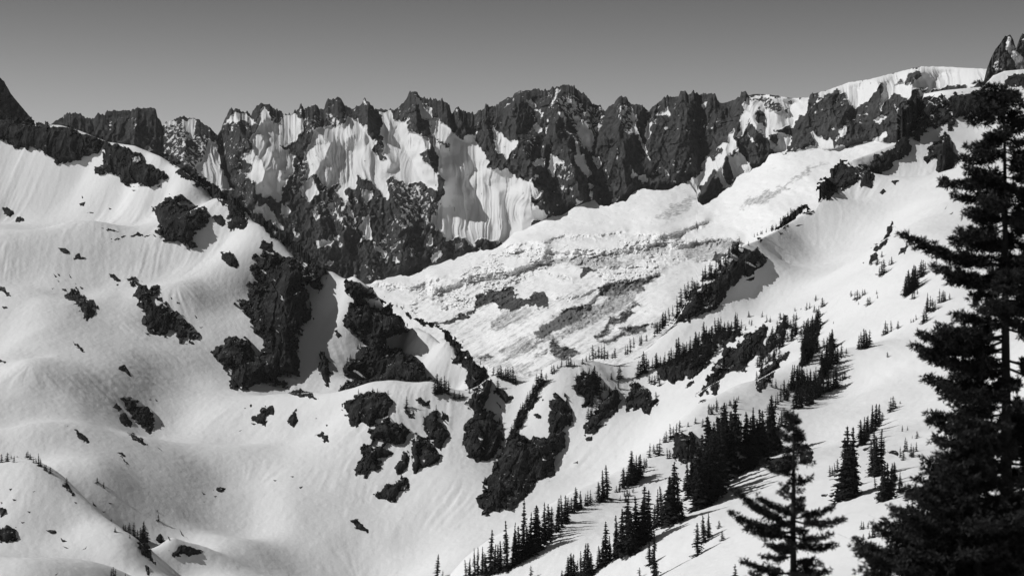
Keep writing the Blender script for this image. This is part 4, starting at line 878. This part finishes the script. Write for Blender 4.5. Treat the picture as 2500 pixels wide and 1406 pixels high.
def tree_list():
    """(clump, label noun, crop, 'x y h ...' base point and height in crop pixels)"""
    return [
 ("lone fir at the bottom of the bowl", "", fQ, "265 1440 245"), ("small fir beside the lone fir at the bottom of the bowl", "", fQ, "320 1420 70"),
 ("fir", "dense fir row on the lowest snow rim", fQ, """545 1406 150 575 1406 165 630 1400 260 660 1400 270 700 1395 270 740 1400 200 775 1390 425 815 1380 280 850 1370 270 885 1350 280 945 1340 460 990 1310 415 1030 1290 330 1060 1280 350
   1097 1250 560 1125 1230 310 1160 1210 410 1197 1190 460 1220 1170 330 1250 1150 400 1300 1100 395 1345 1050 330 1370 1020 280 1415 980 320 1440 960 300 1470 940 310 1495 900 270 1515 880 220"""),
 ("fir", "short fir row between the two dense groups on the lowest rim", fQ, "1545 800 120 1565 795 140 1590 790 150 1612 770 205 1640 760 165 1660 750 110 1700 730 110 1720 720 130 1740 710 130 1760 700 60"),
 ("slim fir of a pair standing on the snow rim", "", fQ, "1865 690 300"), ("broad fir of a pair standing on the snow rim", "", fQ, "1910 665 325"), ("low fir left of the pair on the snow rim", "", fQ, "1830 690 180"),
 ("fir", "loose firs climbing the rim above the pair", fQ, "2023 590 80 2060 560 190 2105 530 150 2125 530 200 2145 530 325 2165 520 200"),
 ("fir", "group of firs at the bottom edge of the view", fQ, "1530 1440 210 1548 1430 230 1580 1420 210 1610 1410 150 1650 1400 220 1680 1400 310 1720 1400 310 1750 1395 200 1468 1420 70"), ("thin young fir alone on the bottom snow", "", fQ, "1170 1440 130"),
 ("fir", "leaning row of firs left of the tall dark group", fQ, "1810 1330 120 1840 1325 200 1865 1315 270 1893 1290 405 1920 1270 250 1935 1260 160"),
 ("fir", "tall dark group of firs on the lower slope", fQ, "1985 1215 280 2005 1215 390 2045 1210 450 2085 1200 550 2115 1195 430 2140 1190 400"),
 ("fir", "second tall group of firs on the lower slope", fR, "160 1200 330 185 1190 390 205 1180 310 220 1170 340 245 1110 180 270 1080 150"),
 ("fir", "third tall group of firs on the lower slope", fR, "295 1060 240 325 1060 260 350 1060 330 375 1055 310 395 1050 410 415 1045 300 430 1030 260 455 1030 140"), ("slim little fir beside the wooded cliff", "", fR, "470 830 80"),
 ("fir", "big forest patch on the lower right slope", fR, """500 880 240 520 860 230 540 840 260 560 960 300 575 955 400 590 950 450 605 940 400 620 930 480 635 920 420 650 900 500 665 880 430 680 860 530 695 850 400 705 830 500 720 800 380 740 760 420 755 745 400 770 730 460 785 725 430 795 720 490
   812 720 420 825 720 490 840 710 380 850 690 330 650 620 220 700 600 260 730 600 240"""),
 ("fir", "second forest patch right of the narrow snow gap", fR, "885 690 300 900 685 330 915 680 380 925 675 340 935 670 400 950 660 320 965 650 330 978 645 300 990 640 360 1005 630 280 1020 620 330 1040 600 350 1065 570 370 1080 565 300 1090 560 320 1110 560 230 1120 560 180 1130 390 100 1165 370 90"),
 ("crooked fir standing alone on the lower snow", "", fR, "565 1265 215"), ("left fir of the little pair on the lower snow", "", fR, "608 1175 180"), ("right fir of the little pair on the lower snow", "", fR, "640 1145 155"), ("tiny leaning fir above the pair", "", fR, "710 1082 52"), ("tiny fir with a long shadow below the pair", "", fR, "728 1165 65"),
 ("ragged fir at the bottom on the lower snow", "", fR, "275 1420 330"), ("shorter fir left of the ragged fir", "", fR, "240 1330 150"), ("small fir at the very bottom left of the ragged fir", "", fR, "170 1420 70"), ("broad low fir at the bottom below the thin fir", "", fR, "820 1430 100"),
 ("fir", "little firs above the big forest patch", fR, "640 310 60 655 310 65 665 308 50 693 290 75 895 360 45 730 280 30 760 262 30 790 245 30 830 225 30 600 390 50 550 370 40 500 390 30 445 400 50"),
 ("fir", "firs along the edge of the dark rock face", fR, "340 500 60 350 500 75 380 480 100 400 465 70 420 440 70 440 430 60 360 610 70 375 610 60"),
 ("fir", "firs on the lip of the lower snow hollow", fR, "85 790 90 110 775 150 120 770 210 135 765 130 150 770 180 165 755 150 180 740 150 200 700 90 215 670 60 60 790 110 35 820 50 240 600 90 270 575 60 290 560 50 305 590 110 15 835 40"),
 ("fir", "bushy firs on the snow below the hollow lip", fR, "70 865 40 85 860 45 105 862 38 125 840 40 40 895 40 75 905 55"),
 # right ridge crest and slope
 ("fir", "fir line up the right ridge crest", fO, "10 880 70 30 860 70 50 830 90 70 810 80 95 790 80 120 760 70 150 720 90 180 690 110 205 640 90 225 610 80 255 600 100 270 590 60 325 520 80 345 510 95 375 490 90 385 480 70 410 490 50 440 430 50 480 410 80 535 330 60 550 320 60 575 270 50 640 280 30"),
 ("dwarf fir", "sparse dwarf firs high on the right ridge crest", fO, "680 220 25 700 210 22 830 160 30 860 130 40 885 120 40 910 90 40 945 50 22 965 45 20"),
 ("fir", "firs over the wooded rock band of the middle slope", fO, """5 1110 90 35 1100 60 65 1095 80 95 1090 50 125 1070 70 150 1060 130 165 1070 150 185 1060 110 200 1040 80 230 1080 70 270 1010 130 290 1000 120 330 930 120 350 960 100 370 910 60 390 890 60 410 870 90 435 870 90 450 850 80 475 855 50 350 1060 110 320 1060 80 300 1070 100 260 1090 70
   215 1100 70 110 1110 60 180 1120 70 380 960 60 420 930 60 460 920 60 500 900 70 520 880 60"""),
 ("fir", "firs at the upper right end of the wooded rock band", fO, "545 850 90 565 840 90 590 850 60 580 900 60 640 770 40 660 830 40 645 820 30 735 770 40 620 860 30"),
 ("fir", "scattered firs over the slanting wooded cliff", fO, "765 805 50 790 805 40 860 790 50 880 785 40 960 730 25 1040 720 50 1060 710 40 1100 660 40 1145 700 60 1090 740 50 1110 750 40 1120 775 80 950 800 50 970 790 50 1000 720 16 930 850 60 965 860 70 940 900 70 910 940 70 1000 890 60"),
 ("fir", "band of firs on the upper right slope", fO, "1020 890 90 1035 880 80 1050 860 80 1080 840 80 1100 850 100 1115 850 120 1130 830 90 1010 1090 190 1025 1080 200 1040 1060 190 1055 1050 170 1070 1040 190 1085 1010 120 1110 1000 110 1130 1020 60 1160 1000 80 1180 980 70 1195 960 80 1208 940 60"),
 ("fir", "tall firs stepping up the right slope", fO, "1140 1190 160 1152 1180 170 1170 1170 200 1185 1150 190 1198 1130 180 1220 1090 130 1235 1090 110 1250 1090 125 1275 1050 90 1310 1020 40"),
 ("fir", "tight clump of five firs on smooth right snow", fO, "1395 990 90 1415 990 110 1435 990 130 1455 980 115 1470 960 95"),
 ("fir", "firs above the second forest patch", fO, """840 1370 80 860 1350 110 885 1340 130 905 1310 80 930 1280 180 945 1270 160 965 1260 150 985 1255 150 1005 1250 140 1045 1240 110 1070 1230 90 800 1400 90 825 1390 80 770 1410 40 950 1400 90 970 1395 125 990 1395 110 1005 1390 130 1040 1380 130 1060 1375 140 1080 1365 150
   1100 1330 180 1120 1320 120 1135 1300 140 1150 1290 120"""),
 ("fir", "open fir group at the edge of the smooth snow", fO, "1175 1285 100 1190 1280 115 1205 1280 110 1220 1270 120 1240 1260 130 1270 1205 50 1285 1200 45 1300 1190 50 1330 1190 20"),
 ("fir", "small firs above the little lower ridge", fO, "420 1400 70 370 1406 40 400 1406 40 510 1380 40 540 1400 80 555 1400 60 570 1340 30 800 1250 60 830 1260 60 470 1390 30"),
 # far right slope
 ("fir", "slanting pointed fir clump on the far right snow", fP, "590 770 90 602 765 125 615 750 150 632 740 150 648 725 160 662 710 140 675 690 100"), ("fir", "small slanting clump right of the pointed clump", fP, "690 640 100 702 635 110 715 615 90 728 590 55"),
 ("fir", "firs in a short row below the pointed clump", fP, "735 880 80 747 870 115 762 862 90 780 868 80 795 855 60 720 952 85 735 935 80 712 945 50"), ("fir", "upper little clump left of the big fir", fP, "825 812 90 840 812 70 852 808 75 865 800 60 895 792 42"),
 ("fir", "slanted fir clump beside the big fir's trunk", fP, "1055 840 70 1075 820 85 1090 800 80 1105 780 80"), ("fir", "three small firs on the smooth roll of snow", fP, "440 1035 40 455 1030 90 470 1025 60 495 1010 70 540 990 50"),
 ("dwarf fir", "dwarf firs beneath the narrow rock rib", fP, "415 630 60 430 615 80 445 615 95 495 552 52 480 555 35 400 550 60 430 500 40 360 550 50"), ("dwarf fir", "low scrubby firs in the middle of the right snow slope", fP, "220 770 40 245 790 50 262 790 62 280 785 45 300 762 42 315 760 40 335 828 50 350 825 50 270 825 20 395 752 25 400 782 25"),
 ("single little fir alone on smooth snow", "", fP, "470 1187 36"), ("tiny fir dot on the open right snow", "", fP, "98 957 18"), ("dwarf fir", "three sprigs left of the short row", fP, "630 950 28 648 945 24 665 930 36"), ("dwarf fir", "bush below the pointed clump", fP, "640 785 40 655 785 55 675 755 35 650 750 30"), ("fir", "small firs peeping left of the lower big branches", fP, "912 960 50 925 955 45 948 950 42"),
 ("fir", "little firs behind the big fir's trunk gap", fP, "1215 512 40 1230 508 45 880 690 60 900 690 90 915 690 60 600 432 40 1195 695 30 650 365 20 700 365 18"),
 # centre: knoll and crest
 ("fir", "dense dark fir group on the crest of the saddle", fN, "12 608 58 45 615 60 58 625 88 70 630 85 82 635 60 95 640 78 107 645 92 120 650 80 130 655 95 150 660 108 165 668 60"), ("slim fir on the right shoulder of the knoll", "", fN, "45 705 80"),
 ("fir", "firs up the rocky rib by the saddle", fN, "290 725 60 310 705 100 322 695 80 335 685 112 350 665 70 375 655 60 280 765 90 265 795 80 250 785 60 230 825 50 200 885 80 190 905 60 180 935 60 160 965 60 140 1005 60 130 1055 60 215 860 60 240 810 60"),
 ("fir", "fir fringe along the crest before the debris", fN, "415 595 60 430 580 45 455 560 30 480 548 50 515 545 45 530 545 60 545 545 62 570 545 30 625 525 35 650 512 40 675 500 45 697 495 92 715 490 50 735 485 72 755 485 82 775 490 92 795 490 50 828 490 35 848 485 66"),
 ("fir", "second fir fringe higher along the crest", fN, "920 462 60 935 460 60 955 445 88 978 415 66 1020 400 60 1030 390 56 1065 370 42 1120 340 60 1140 315 70 1155 305 62 1175 275 80 1192 265 76"),
 ("fir", "firs wrapping the dark crag under the rounded shoulder", fN, "585 690 90 600 720 110 620 690 100 640 700 130 660 740 180 685 740 160 705 740 195 725 720 130 740 700 100 690 800 120 650 820 80 620 740 90"),
 ("fir", "firs on the little snow ledge beside the crag", fN, "820 635 42 870 635 70 882 625 82 870 695 60 795 640 20 810 725 42"), ("fir", "fir clump on the snow left of the wooded band", fN, "1000 625 80 1010 615 100 1022 605 90 1035 595 112 1050 595 142 1065 585 112 1075 560 60 1105 550 60 1127 560 95"),
 ("fir", "firs among the crags between the gullies", fN, "740 850 60 690 890 60 665 905 72 680 900 60 720 890 90 760 725 60 745 770 60 775 710 50 850 720 50"), ("fir", "firs around the crag at the foot of the wooded band", fN, "965 700 60 985 690 45 1085 660 60 1100 670 60 1120 670 60 1145 640 60 1155 680 60 1130 760 40"),
 ("fir", "firs behind the knoll's right end", fM, "820 345 110 840 355 150 855 345 110 870 325 100 890 340 122 905 345 105 925 355 105 965 388 65 1005 388 60 1030 378 40"), ("fir", "firs on the outcrops of the knoll", fM, "235 350 40 345 322 25 380 335 30 460 350 32 600 455 85 825 535 100 810 530 60 1210 260 62 1220 230 50 1190 250 40"),
 ("fir", "firs on the buttress edge below the saddle", fM, "1320 760 80 1330 620 50 1310 580 50 1325 700 60 1080 340 30"), ("dwarf fir", "dwarf firs on the dark cliff behind the knoll", fI, "230 940 45 250 930 35 170 1030 45 150 1045 40 190 1195 40 230 1190 40 270 1180 35 310 1175 30 355 640 50 530 620 25 580 630 25"),
 ("dwarf fir", "dwarf firs along the crest edge right of the knoll", fI, "1165 1060 35 1190 1100 35 1215 1110 35 1060 1200 60 1090 1180 60 1110 1210 70 1130 1190 60 1150 1230 60 1080 1250 50"),
 # lower left
 ("dwarf fir", "dwarf firs on the brow of the left mound", fK, "10 635 55 52 630 60 75 608 22 95 634 42 115 600 14"), ("fir", "fir group stepping down from the left mound", fK, "180 600 35 190 600 45 205 612 38 228 638 30 245 640 35 262 655 78 275 660 50 300 685 35 312 690 40 342 708 42"),
 ("bushy fir at the upper end of the slanting rock on the left mound", "", fK, "453 795 58"), ("upper small fir of two in the lower left hollow", "", fK, "660 770 34"), ("lower small fir of two in the lower left hollow", "", fK, "702 808 42"), ("small fir sprig by the lower left rim", "", fK, "755 1032 18"), ("small fir left of the lower left clump", "", fK, "780 1106 32"),
 ("fir", "lower left fir clump on its rock wedge", fK, "838 1092 40 850 1102 42 870 1110 50 882 1115 70 905 1130 85 915 1140 50 932 1155 62 955 1170 90 970 1175 132 985 1175 105 1000 1170 60 880 1148 25 950 1220 80 980 1240 90 1000 1260 80 1020 1300 70"),
 ("lone dark fir right of the lower left clump", "", fK, "1075 1030 45"), ("twig of fir above the lone dark fir", "", fK, "1066 968 14"), ("fir", "firs at the very bottom of the left mound", fK, "757 1425 70 768 1420 74 780 1420 60 850 1420 35"),
 # right bottom
 ("fir", "tall narrow fir group on the steep snow", fS, "290 885 140 305 880 260 320 875 400 335 882 482 345 882 380 358 880 330 372 865 462 388 795 130"), ("fir", "small bushy firs left of the tall narrow group", fS, "212 730 72 228 722 60 245 712 72 265 690 76"),
 ("fir", "firs on the brow above the steep snow", fS, "415 522 110 425 520 162 440 512 172 455 492 162 475 465 80 490 440 130 500 430 182 520 422 172 545 392 142 570 350 52"), ("fir", "little firs on the smooth roll above the brow", fS, "625 292 92 640 275 86 655 262 40 688 237 22"),
 ("fir", "second tall group of firs on the steep snow", fS, "505 720 230 515 722 302 535 722 262 555 722 312 575 570 80 562 890 200 580 900 252 605 892 252 625 870 200 640 825 182 680 840 132 700 830 80 520 815 82 545 905 60 650 760 120"),
 ("small dark fir alone below the second tall group", "", fS, "697 980 46"), ("tiny fir beside the small dark fir", "", fS, "724 966 26"), ("twisted little fir on the smooth snow", "", fS, "703 424 40"), ("tiny straight fir right of the twisted one", "", fS, "737 417 30"),
 ("fir", "firs around the rock overhang by the big fir", fS, "802 472 48 770 470 20 720 562 92 735 560 70 765 592 82 780 600 70 800 560 60 690 600 70 710 620 60"), ("fir", "low firs on the lower right snow", fS, "425 1088 56 440 1088 50 470 1084 46 500 1145 92 515 1145 60 480 1150 50 440 1160 40 400 1160 30"), ("bushy fir on top of the boulder", "", fS, "30 560 62"),
 ]

ORD = ["first", "second", "third", "fourth", "fifth", "sixth", "seventh", "eighth", "ninth", "tenth", "eleventh", "twelfth", "thirteenth", "fourteenth"]

def build_trees():
    rng = random.Random(7)
    def proto(k, whorls, per, width, leaf):
        cv, cf, tv, tf = conifer_arrays(rng, whorls, per, width, leaf=leaf)
        crown = mesh_from("crown", cv, cf, M_needle, False); trunk = mesh_from("trunk", tv, tf, M_bark, False)
        allv = np.concatenate([cv, tv]); allf = np.concatenate([cf, tf + len(cv)])
        both = mesh_from("conifer", allv, allf, [M_needle, M_bark], False)
        mi = np.zeros(len(allf), np.int32); mi[len(cf):] = 1
        both.polygons.foreach_set("material_index", mi)
        return crown, trunk, both, (allv, allf)
    big = [proto(k, 34, 9, w, 1.0) for k, w in enumerate((.115, .14, .16, .13, .18, .15, .12, .20))]
    small = [proto(k, 17, 7, w, 1.35) for k, w in enumerate((.15, .18, .22, .17, .26, .2))]
    def fill(frame, outline, n, lo, hi):
        poly = P(frame, outline); out = []
        (x0, y0), (x1, y1) = poly.min(0), poly.max(0)
        while len(out) < n * 3:
            x, y = rng.uniform(x0, x1), rng.uniform(y0, y1)
            if inside(poly, np.array([x]), np.array([y]))[0]: out += [x, y, rng.uniform(lo, hi)]
        return " ".join("%.1f" % v for v in out)
    more = [
     ("fir", "firs over the wooded rock band of the middle slope", f1, fill(fO, "0 1110 130 1060 260 1000 330 930 480 860 560 840 590 880 470 960 380 1060 300 1150 180 1180 60 1180", 110, 17, 38)),
     ("fir", "band of firs on the upper right slope", f1, fill(fO, "990 1110 1010 1000 1040 900 1090 850 1135 800 1140 850 1080 960 1120 1000 1070 1060 1020 1110", 44, 22, 42)),
     ("fir", "tall firs stepping up the right slope", f1, fill(fO, "1110 1200 1170 1100 1200 1000 1220 940 1215 1090 1150 1190", 14, 22, 44)),
     ("fir", "firs above the second forest patch", f1, fill(fO, "880 1350 980 1240 1080 1210 1160 1190 1140 1290 1060 1370 960 1400", 30, 24, 48)),
     ("fir", "scattered firs over the slanting wooded cliff", f1, fill(fO, "700 1100 760 960 850 840 1000 840 930 950 850 1040 740 1180 690 1240", 60, 14, 30)),
     ("dwarf fir", "sparse dwarf firs high on the right ridge crest", f1, fill(fO, "690 215 830 160 900 90 950 45 1020 10 1030 25 960 70 910 120 840 170", 30, 7, 15)),
     ("fir", "fir line up the right ridge crest", f1, fill(fO, "0 890 130 770 220 620 330 520 440 430 560 300 600 290 540 380 350 560 250 620 160 730 60 850", 40, 14, 28)),
     ("fir", "big forest patch on the lower right slope", f1, fill(fR, "500 870 540 760 640 640 720 600 840 640 850 690 740 760 660 900 570 950", 34, 60, 140)),
     ("fir", "firs wrapping the dark crag under the rounded shoulder", f1, fill(fN, "575 690 600 640 660 620 740 660 740 720 690 780 640 790", 12, 18, 38)),
     ("fir", "firs up the rocky rib by the saddle", f1, fill(fN, "110 1080 180 920 270 770 330 660 370 660 300 770 230 880 160 1040", 24, 14, 30))]
    items = []
    for what, clump, fr, s in tree_list() + more:
        a = np.array([float(v) for v in s.split()]).reshape(-1, 3)
        a = a[np.argsort(a[:, 0])]
        for i, (x, y, h) in enumerate(a):
            px, py = x * fr[2] + fr[0], y * fr[2] + fr[1]; hp = h * fr[2]
            if not clump: lab, grp = what, None
            else:
                grp = clump
                lab = "%s %s from the left in the %s" % (ORD[i], what, clump) if len(a) <= 10 else "dark %s in the %s" % (what, clump)
                if len(lab.split()) > 16: lab = "dark %s in the %s" % (what, clump)
            D = ground(px, [py])[0][0]
            items.append((hp, px, py, D, lab, grp))
    items.sort(key=lambda t: -t[0])
    rest_v, rest_f, nv = [], [], 0
    for n_, (hp, px, py, D, lab, grp) in enumerate(items):
        x, y, z = unproj(px, py, D)
        h = hp * D / F * (1.12 if hp < 62 else 1.06)
        rot = rng.uniform(0, 6.283); fat = rng.uniform(1.2, 1.65) * (1.45 if hp < 22 else 1.25 if hp < 62 else 1.0)
        z -= .02 * h
        if n_ >= 296:
            v, f = rng.choice(small)[3]
            c, s_ = math.cos(rot), math.sin(rot)
            q = np.stack([(v[:, 0] * c - v[:, 1] * s_) * h * fat + x, (v[:, 0] * s_ + v[:, 1] * c) * h * fat + y, v[:, 2] * h + z], -1)
            rest_v.append(q); rest_f.append(f + nv); nv += len(v)
            continue
        if hp > 62:
            cr, tr, _, _ = rng.choice(big)
            r = bpy.data.objects.new("conifer", None); COL.objects.link(r); r.empty_display_size = 1
            link("crown", cr, r); link("trunk", tr, r)
        else:
            r = link("conifer", rng.choice(big if hp > 40 else small)[2])
        r.location = (x, y, z); r.rotation_euler = (rng.gauss(0, .035), rng.gauss(0, .035), rot); r.scale = (h * fat, h * fat, h)
        tag(r, lab, "conifer", grp)
    if rest_v:
        o = link("distant_conifers", mesh_from("distant_conifers", np.concatenate(rest_v), np.concatenate(rest_f), M_needle, False))
        tag(o, "smallest dark firs and scrub dotted over the far snow slopes", "conifers", kind="stuff")


# ------------------------------------------------------------------ the big near firs
def near_fir(label, D, trunk_px, top_py, base_z, limbs, seed, r_base, n_extra, spread, tuft, nn=15):
    """limbs: (tip px, tip py, root py) read from the photo, grown as real boughs around the trunk; more boughs fill the other sides"""
    rng = random.Random(seed)
    k = D / F
    x0 = (trunk_px[0] - CX) * k; ztop = (CY - top_py) * k
    xb = (trunk_px[1] - CX) * k
    root = bpy.data.objects.new("conifer", None); COL.objects.link(root)
    root.location = (xb, D, base_z)
    H = ztop - base_z
    tag(root, label, "conifer")
    def stem(z): return xb + (x0 - xb) * (z - base_z) / H
    tv, tf = [], []
    NR = 26
    for i in range(NR):
        t = i / (NR - 1); z = base_z - .3 + (H + .3) * t; r = r_base * (1 - t) ** .85 + .006
        for q in range(10):
            a = q * .6283; rr = r * (1 + .07 * math.sin(3 * a + i))
            tv.append((stem(z) - xb + rr * math.cos(a), rr * math.sin(a), z - base_z))
    for i in range(NR - 1):
        for q in range(10):
            tf.append((i * 10 + q, i * 10 + (q + 1) % 10, i * 10 + 10 + (q + 1) % 10, i * 10 + 10 + q))
    boughs = []
    for px, py, rpy in limbs:
        zt, zr = (CY - py) * k, (CY - rpy) * k
        boughs.append((np.array([stem(zr), 0, zr]), np.array([(px - CX) * k, rng.uniform(-.25, .25), zt])))
    n = n_extra
    for i in range(n):
        t = ((i + rng.random()) / n) ** 1.35
        z = ztop - .08 - (ztop - max(base_z + .8, -(1500 - CY) * k)) * t
        ln = spread(t) * rng.uniform(.4, 1.15)
        a = rng.uniform(0, 6.283)
        zz = z + ln * rng.uniform(-.25, .12)
        boughs.append((np.array([stem(z), 0, z]), np.array([stem(z) + ln * math.cos(a), ln * math.sin(a), zz])))
    wv, wf, nvv = [], [], []
    nf = []
    V, Fc = [], []
    def needle(p, d, ln, wd):
        s = np.array([rng.gauss(0, 1) for _ in range(3)]); s = np.cross(d, s); s /= np.linalg.norm(s) + 1e-9
        i = len(V); m = p + d * ln * .5
        V.extend([p, m + s * wd, p + d * ln, m - s * wd]); Fc.append((i, i + 1, i + 2, i + 3))
    for a, b in boughs:
        L_ = np.linalg.norm(b - a)
        sag = rng.uniform(.02, .10) * L_
        def pt(t): return a + (b - a) * t + np.array([0, 0, -sag * 4 * t * (1 - t) + .05 * L_ * t ** 3])
        # wood
        r0 = .006 + .011 * L_
        for t0 in np.linspace(0, .95, 6):
            p, q = pt(t0), pt(t0 + .19)
            dd = (q - p) / (np.linalg.norm(q - p) + 1e-9)
            s1 = np.cross(dd, [0, 0, 1]); s1 /= np.linalg.norm(s1) + 1e-9; s2 = np.cross(dd, s1)
            r1, r2 = r0 * (1 - t0), r0 * (1 - t0 - .16) + .002
            i = len(wv)
            for (c, r) in ((p, r1), (q, r2)):
                for u, v in ((1, 0), (0, 1), (-1, 0), (0, -1)): wv.append(c + s1 * u * r + s2 * v * r)
            for e in range(4): wf.append((i + e, i + (e + 1) % 4, i + 4 + (e + 1) % 4, i + 4 + e))
        ax = (b - a) / (L_ + 1e-9)
        side = np.cross(ax, [0, 0, 1]); side /= np.linalg.norm(side) + 1e-9
        upv = np.cross(side, ax)
        nt = max(4, int(L_ / (tuft * .6)))
        for i in range(nt):
            t = .16 + .84 * (i + rng.random() * .6) / nt
            for sg in (1, -1, 0):
                if sg == 0 and rng.random() < .3: continue
                tw = (.34 * L_ * (1.12 - t) + tuft * .8) * rng.uniform(.5, 1.15) * (1 if sg else .45)
                d = ax * rng.uniform(.55, .95) + side * sg * rng.uniform(.6, 1.0) + upv * rng.uniform(-.22, .28)
                d /= np.linalg.norm(d)
                p0 = pt(min(t, 1.0))
                m = max(1, int(tw / (tuft * .5)))
                for j in range(m):
                    c = p0 + d * tw * (j + .6) / m + upv * rng.uniform(-.5, .5) * tuft
                    for q in range(nn):
                        dv = d * rng.uniform(.0, 1.0) + np.array([rng.gauss(0, .6), rng.gauss(0, .6), rng.gauss(.15, .5)])
                        dv /= np.linalg.norm(dv) + 1e-9
                        needle(c, dv, tuft * rng.uniform(.5, 1.0), tuft * rng.uniform(.06, .12))
    org = np.array([xb, 0, base_z])
    wood_v = np.concatenate([np.array(tv), np.array(wv) - org]); wood_f = np.concatenate([np.array(tf), np.array(wf) + len(tv)])
    link("trunk", mesh_from("trunk", wood_v, wood_f, M_bark, True), root)
    cm = mesh_from("crown", np.array(V) - org, Fc, M_needle_near, False); link("crown", cm, root)


def build_near_firs():
    D = 30.0
    ext = [(2395, 270, 262), (2372, 300, 285), (2372, 365, 330), (2345, 392, 380), (2300, 446, 440), (2330, 480, 470), (2352, 525, 500), (2345, 570, 548), (2365, 605, 590), (2210, 582, 648), (2275, 655, 680), (2318, 688, 690),
           (2330, 770, 790), (2300, 805, 830), (2330, 850, 860), (2248, 872, 905), (2266, 935, 945), (2300, 962, 960), (2282, 1020, 1010), (2270, 1030, 1060), (2275, 1078, 1100), (2330, 1000, 990), (2320, 1120, 1130), (2260, 1160, 1180), (2230, 1200, 1230),
           (2255, 1130, 1150), (2215, 1250, 1290), (2240, 1215, 1260), (2160, 1290, 1340), (2100, 1345, 1390), (2130, 1400, 1440), (2180, 1370, 1420), (2230, 1330, 1360), (2480, 225, 240), (2500, 300, 290), (2535, 380, 370), (2560, 470, 460), (2570, 560, 545), (2600, 640, 650), (2610, 740, 760), (2640, 860, 880),
           (2660, 980, 1000), (2680, 1100, 1120), (2700, 1240, 1260), (2430, 240, 236)]
    near_fir("tall near black fir rising along the right edge of the view", D, (2452, 2462), 203, -8.6, ext, 11, .14, 134, lambda t: .36 + 1.6 * t ** .85, .108)
    D2 = 24.0
    ext2 = [(1930, 1010, 1030), (1912, 1060, 1075), (1960, 1065, 1075), (1895, 1130, 1140), (1862, 1128, 1160), (1980, 1165, 1185), (1985, 1130, 1130), (1790, 1200, 1290), (1785, 1255, 1300), (1850, 1215, 1260), (1820, 1290, 1310), (2035, 1240, 1265), (2050, 1262, 1270), (2020, 1300, 1310), (2040, 1335, 1330), (1870, 1325, 1350), (1812, 1372, 1400), (1990, 1370, 1380),
            (1880, 1400, 1430), (1830, 1395, 1440), (2000, 1410, 1440), (1905, 1240, 1250), (1960, 1230, 1245)]
    near_fir("smaller near fir with open drooping boughs at the bottom", D2, (1938, 1935), 1000, -5.6, ext2, 23, .07, 66, lambda t: .09 + .22 * t if t < .45 else .20 + .5 * (t - .38), .06, 12)
    D3 = 21.0
    ext3 = [(2280, 1120, 1230), (2215, 1200, 1260), (2180, 1250, 1320), (2140, 1300, 1360), (2090, 1350, 1400), (2100, 1395, 1440), (2230, 1300, 1340), (2330, 1080, 1120), (2400, 1090, 1120), (2480, 1130, 1150), (2500, 1220, 1240), (2540, 1300, 1330), (2200, 1395, 1430)]
    near_fir("dense dark fir filling the lower right corner", D3, (2385, 2390), 1010, -6.0, ext3, 31, .10, 100, lambda t: .25 + 1.05 * t, .08, 12)

# ------------------------------------------------------------------ thin mountain air
def build_haze():
    m = bpy.data.materials.new("thin_air"); m.use_nodes = True
    n, l = m.node_tree.nodes, m.node_tree.links; n.clear()
    o = n.new("ShaderNodeOutputMaterial"); v = n.new("ShaderNodeVolumePrincipled")
    v.inputs["Color"].default_value = grey(.95); v.inputs["Density"].default_value = HAZE; v.inputs["Anisotropy"].default_value = .2
    l.new(v.outputs[0], o.inputs["Volume"])
    a, b = np.array([-9100, -700, -332.0]), np.array([9100, 9100, 330.0])
    V = [[(a, b)[i][0], (a, b)[j][1], (a, b)[k][2]] for k in (0, 1) for j in (0, 1) for i in (0, 1)]
    Fc = [(0, 2, 3, 1), (4, 5, 7, 6), (0, 1, 5, 4), (2, 6, 7, 3), (0, 4, 6, 2), (1, 3, 7, 5)]
    tag(link("haze", mesh_from("haze", np.array(V), Fc, m, False)), kind="stuff")
HAZE = 1.6e-5

build_terrain()
build_far()
build_rocks()
build_trees()
build_near_firs()
build_haze()
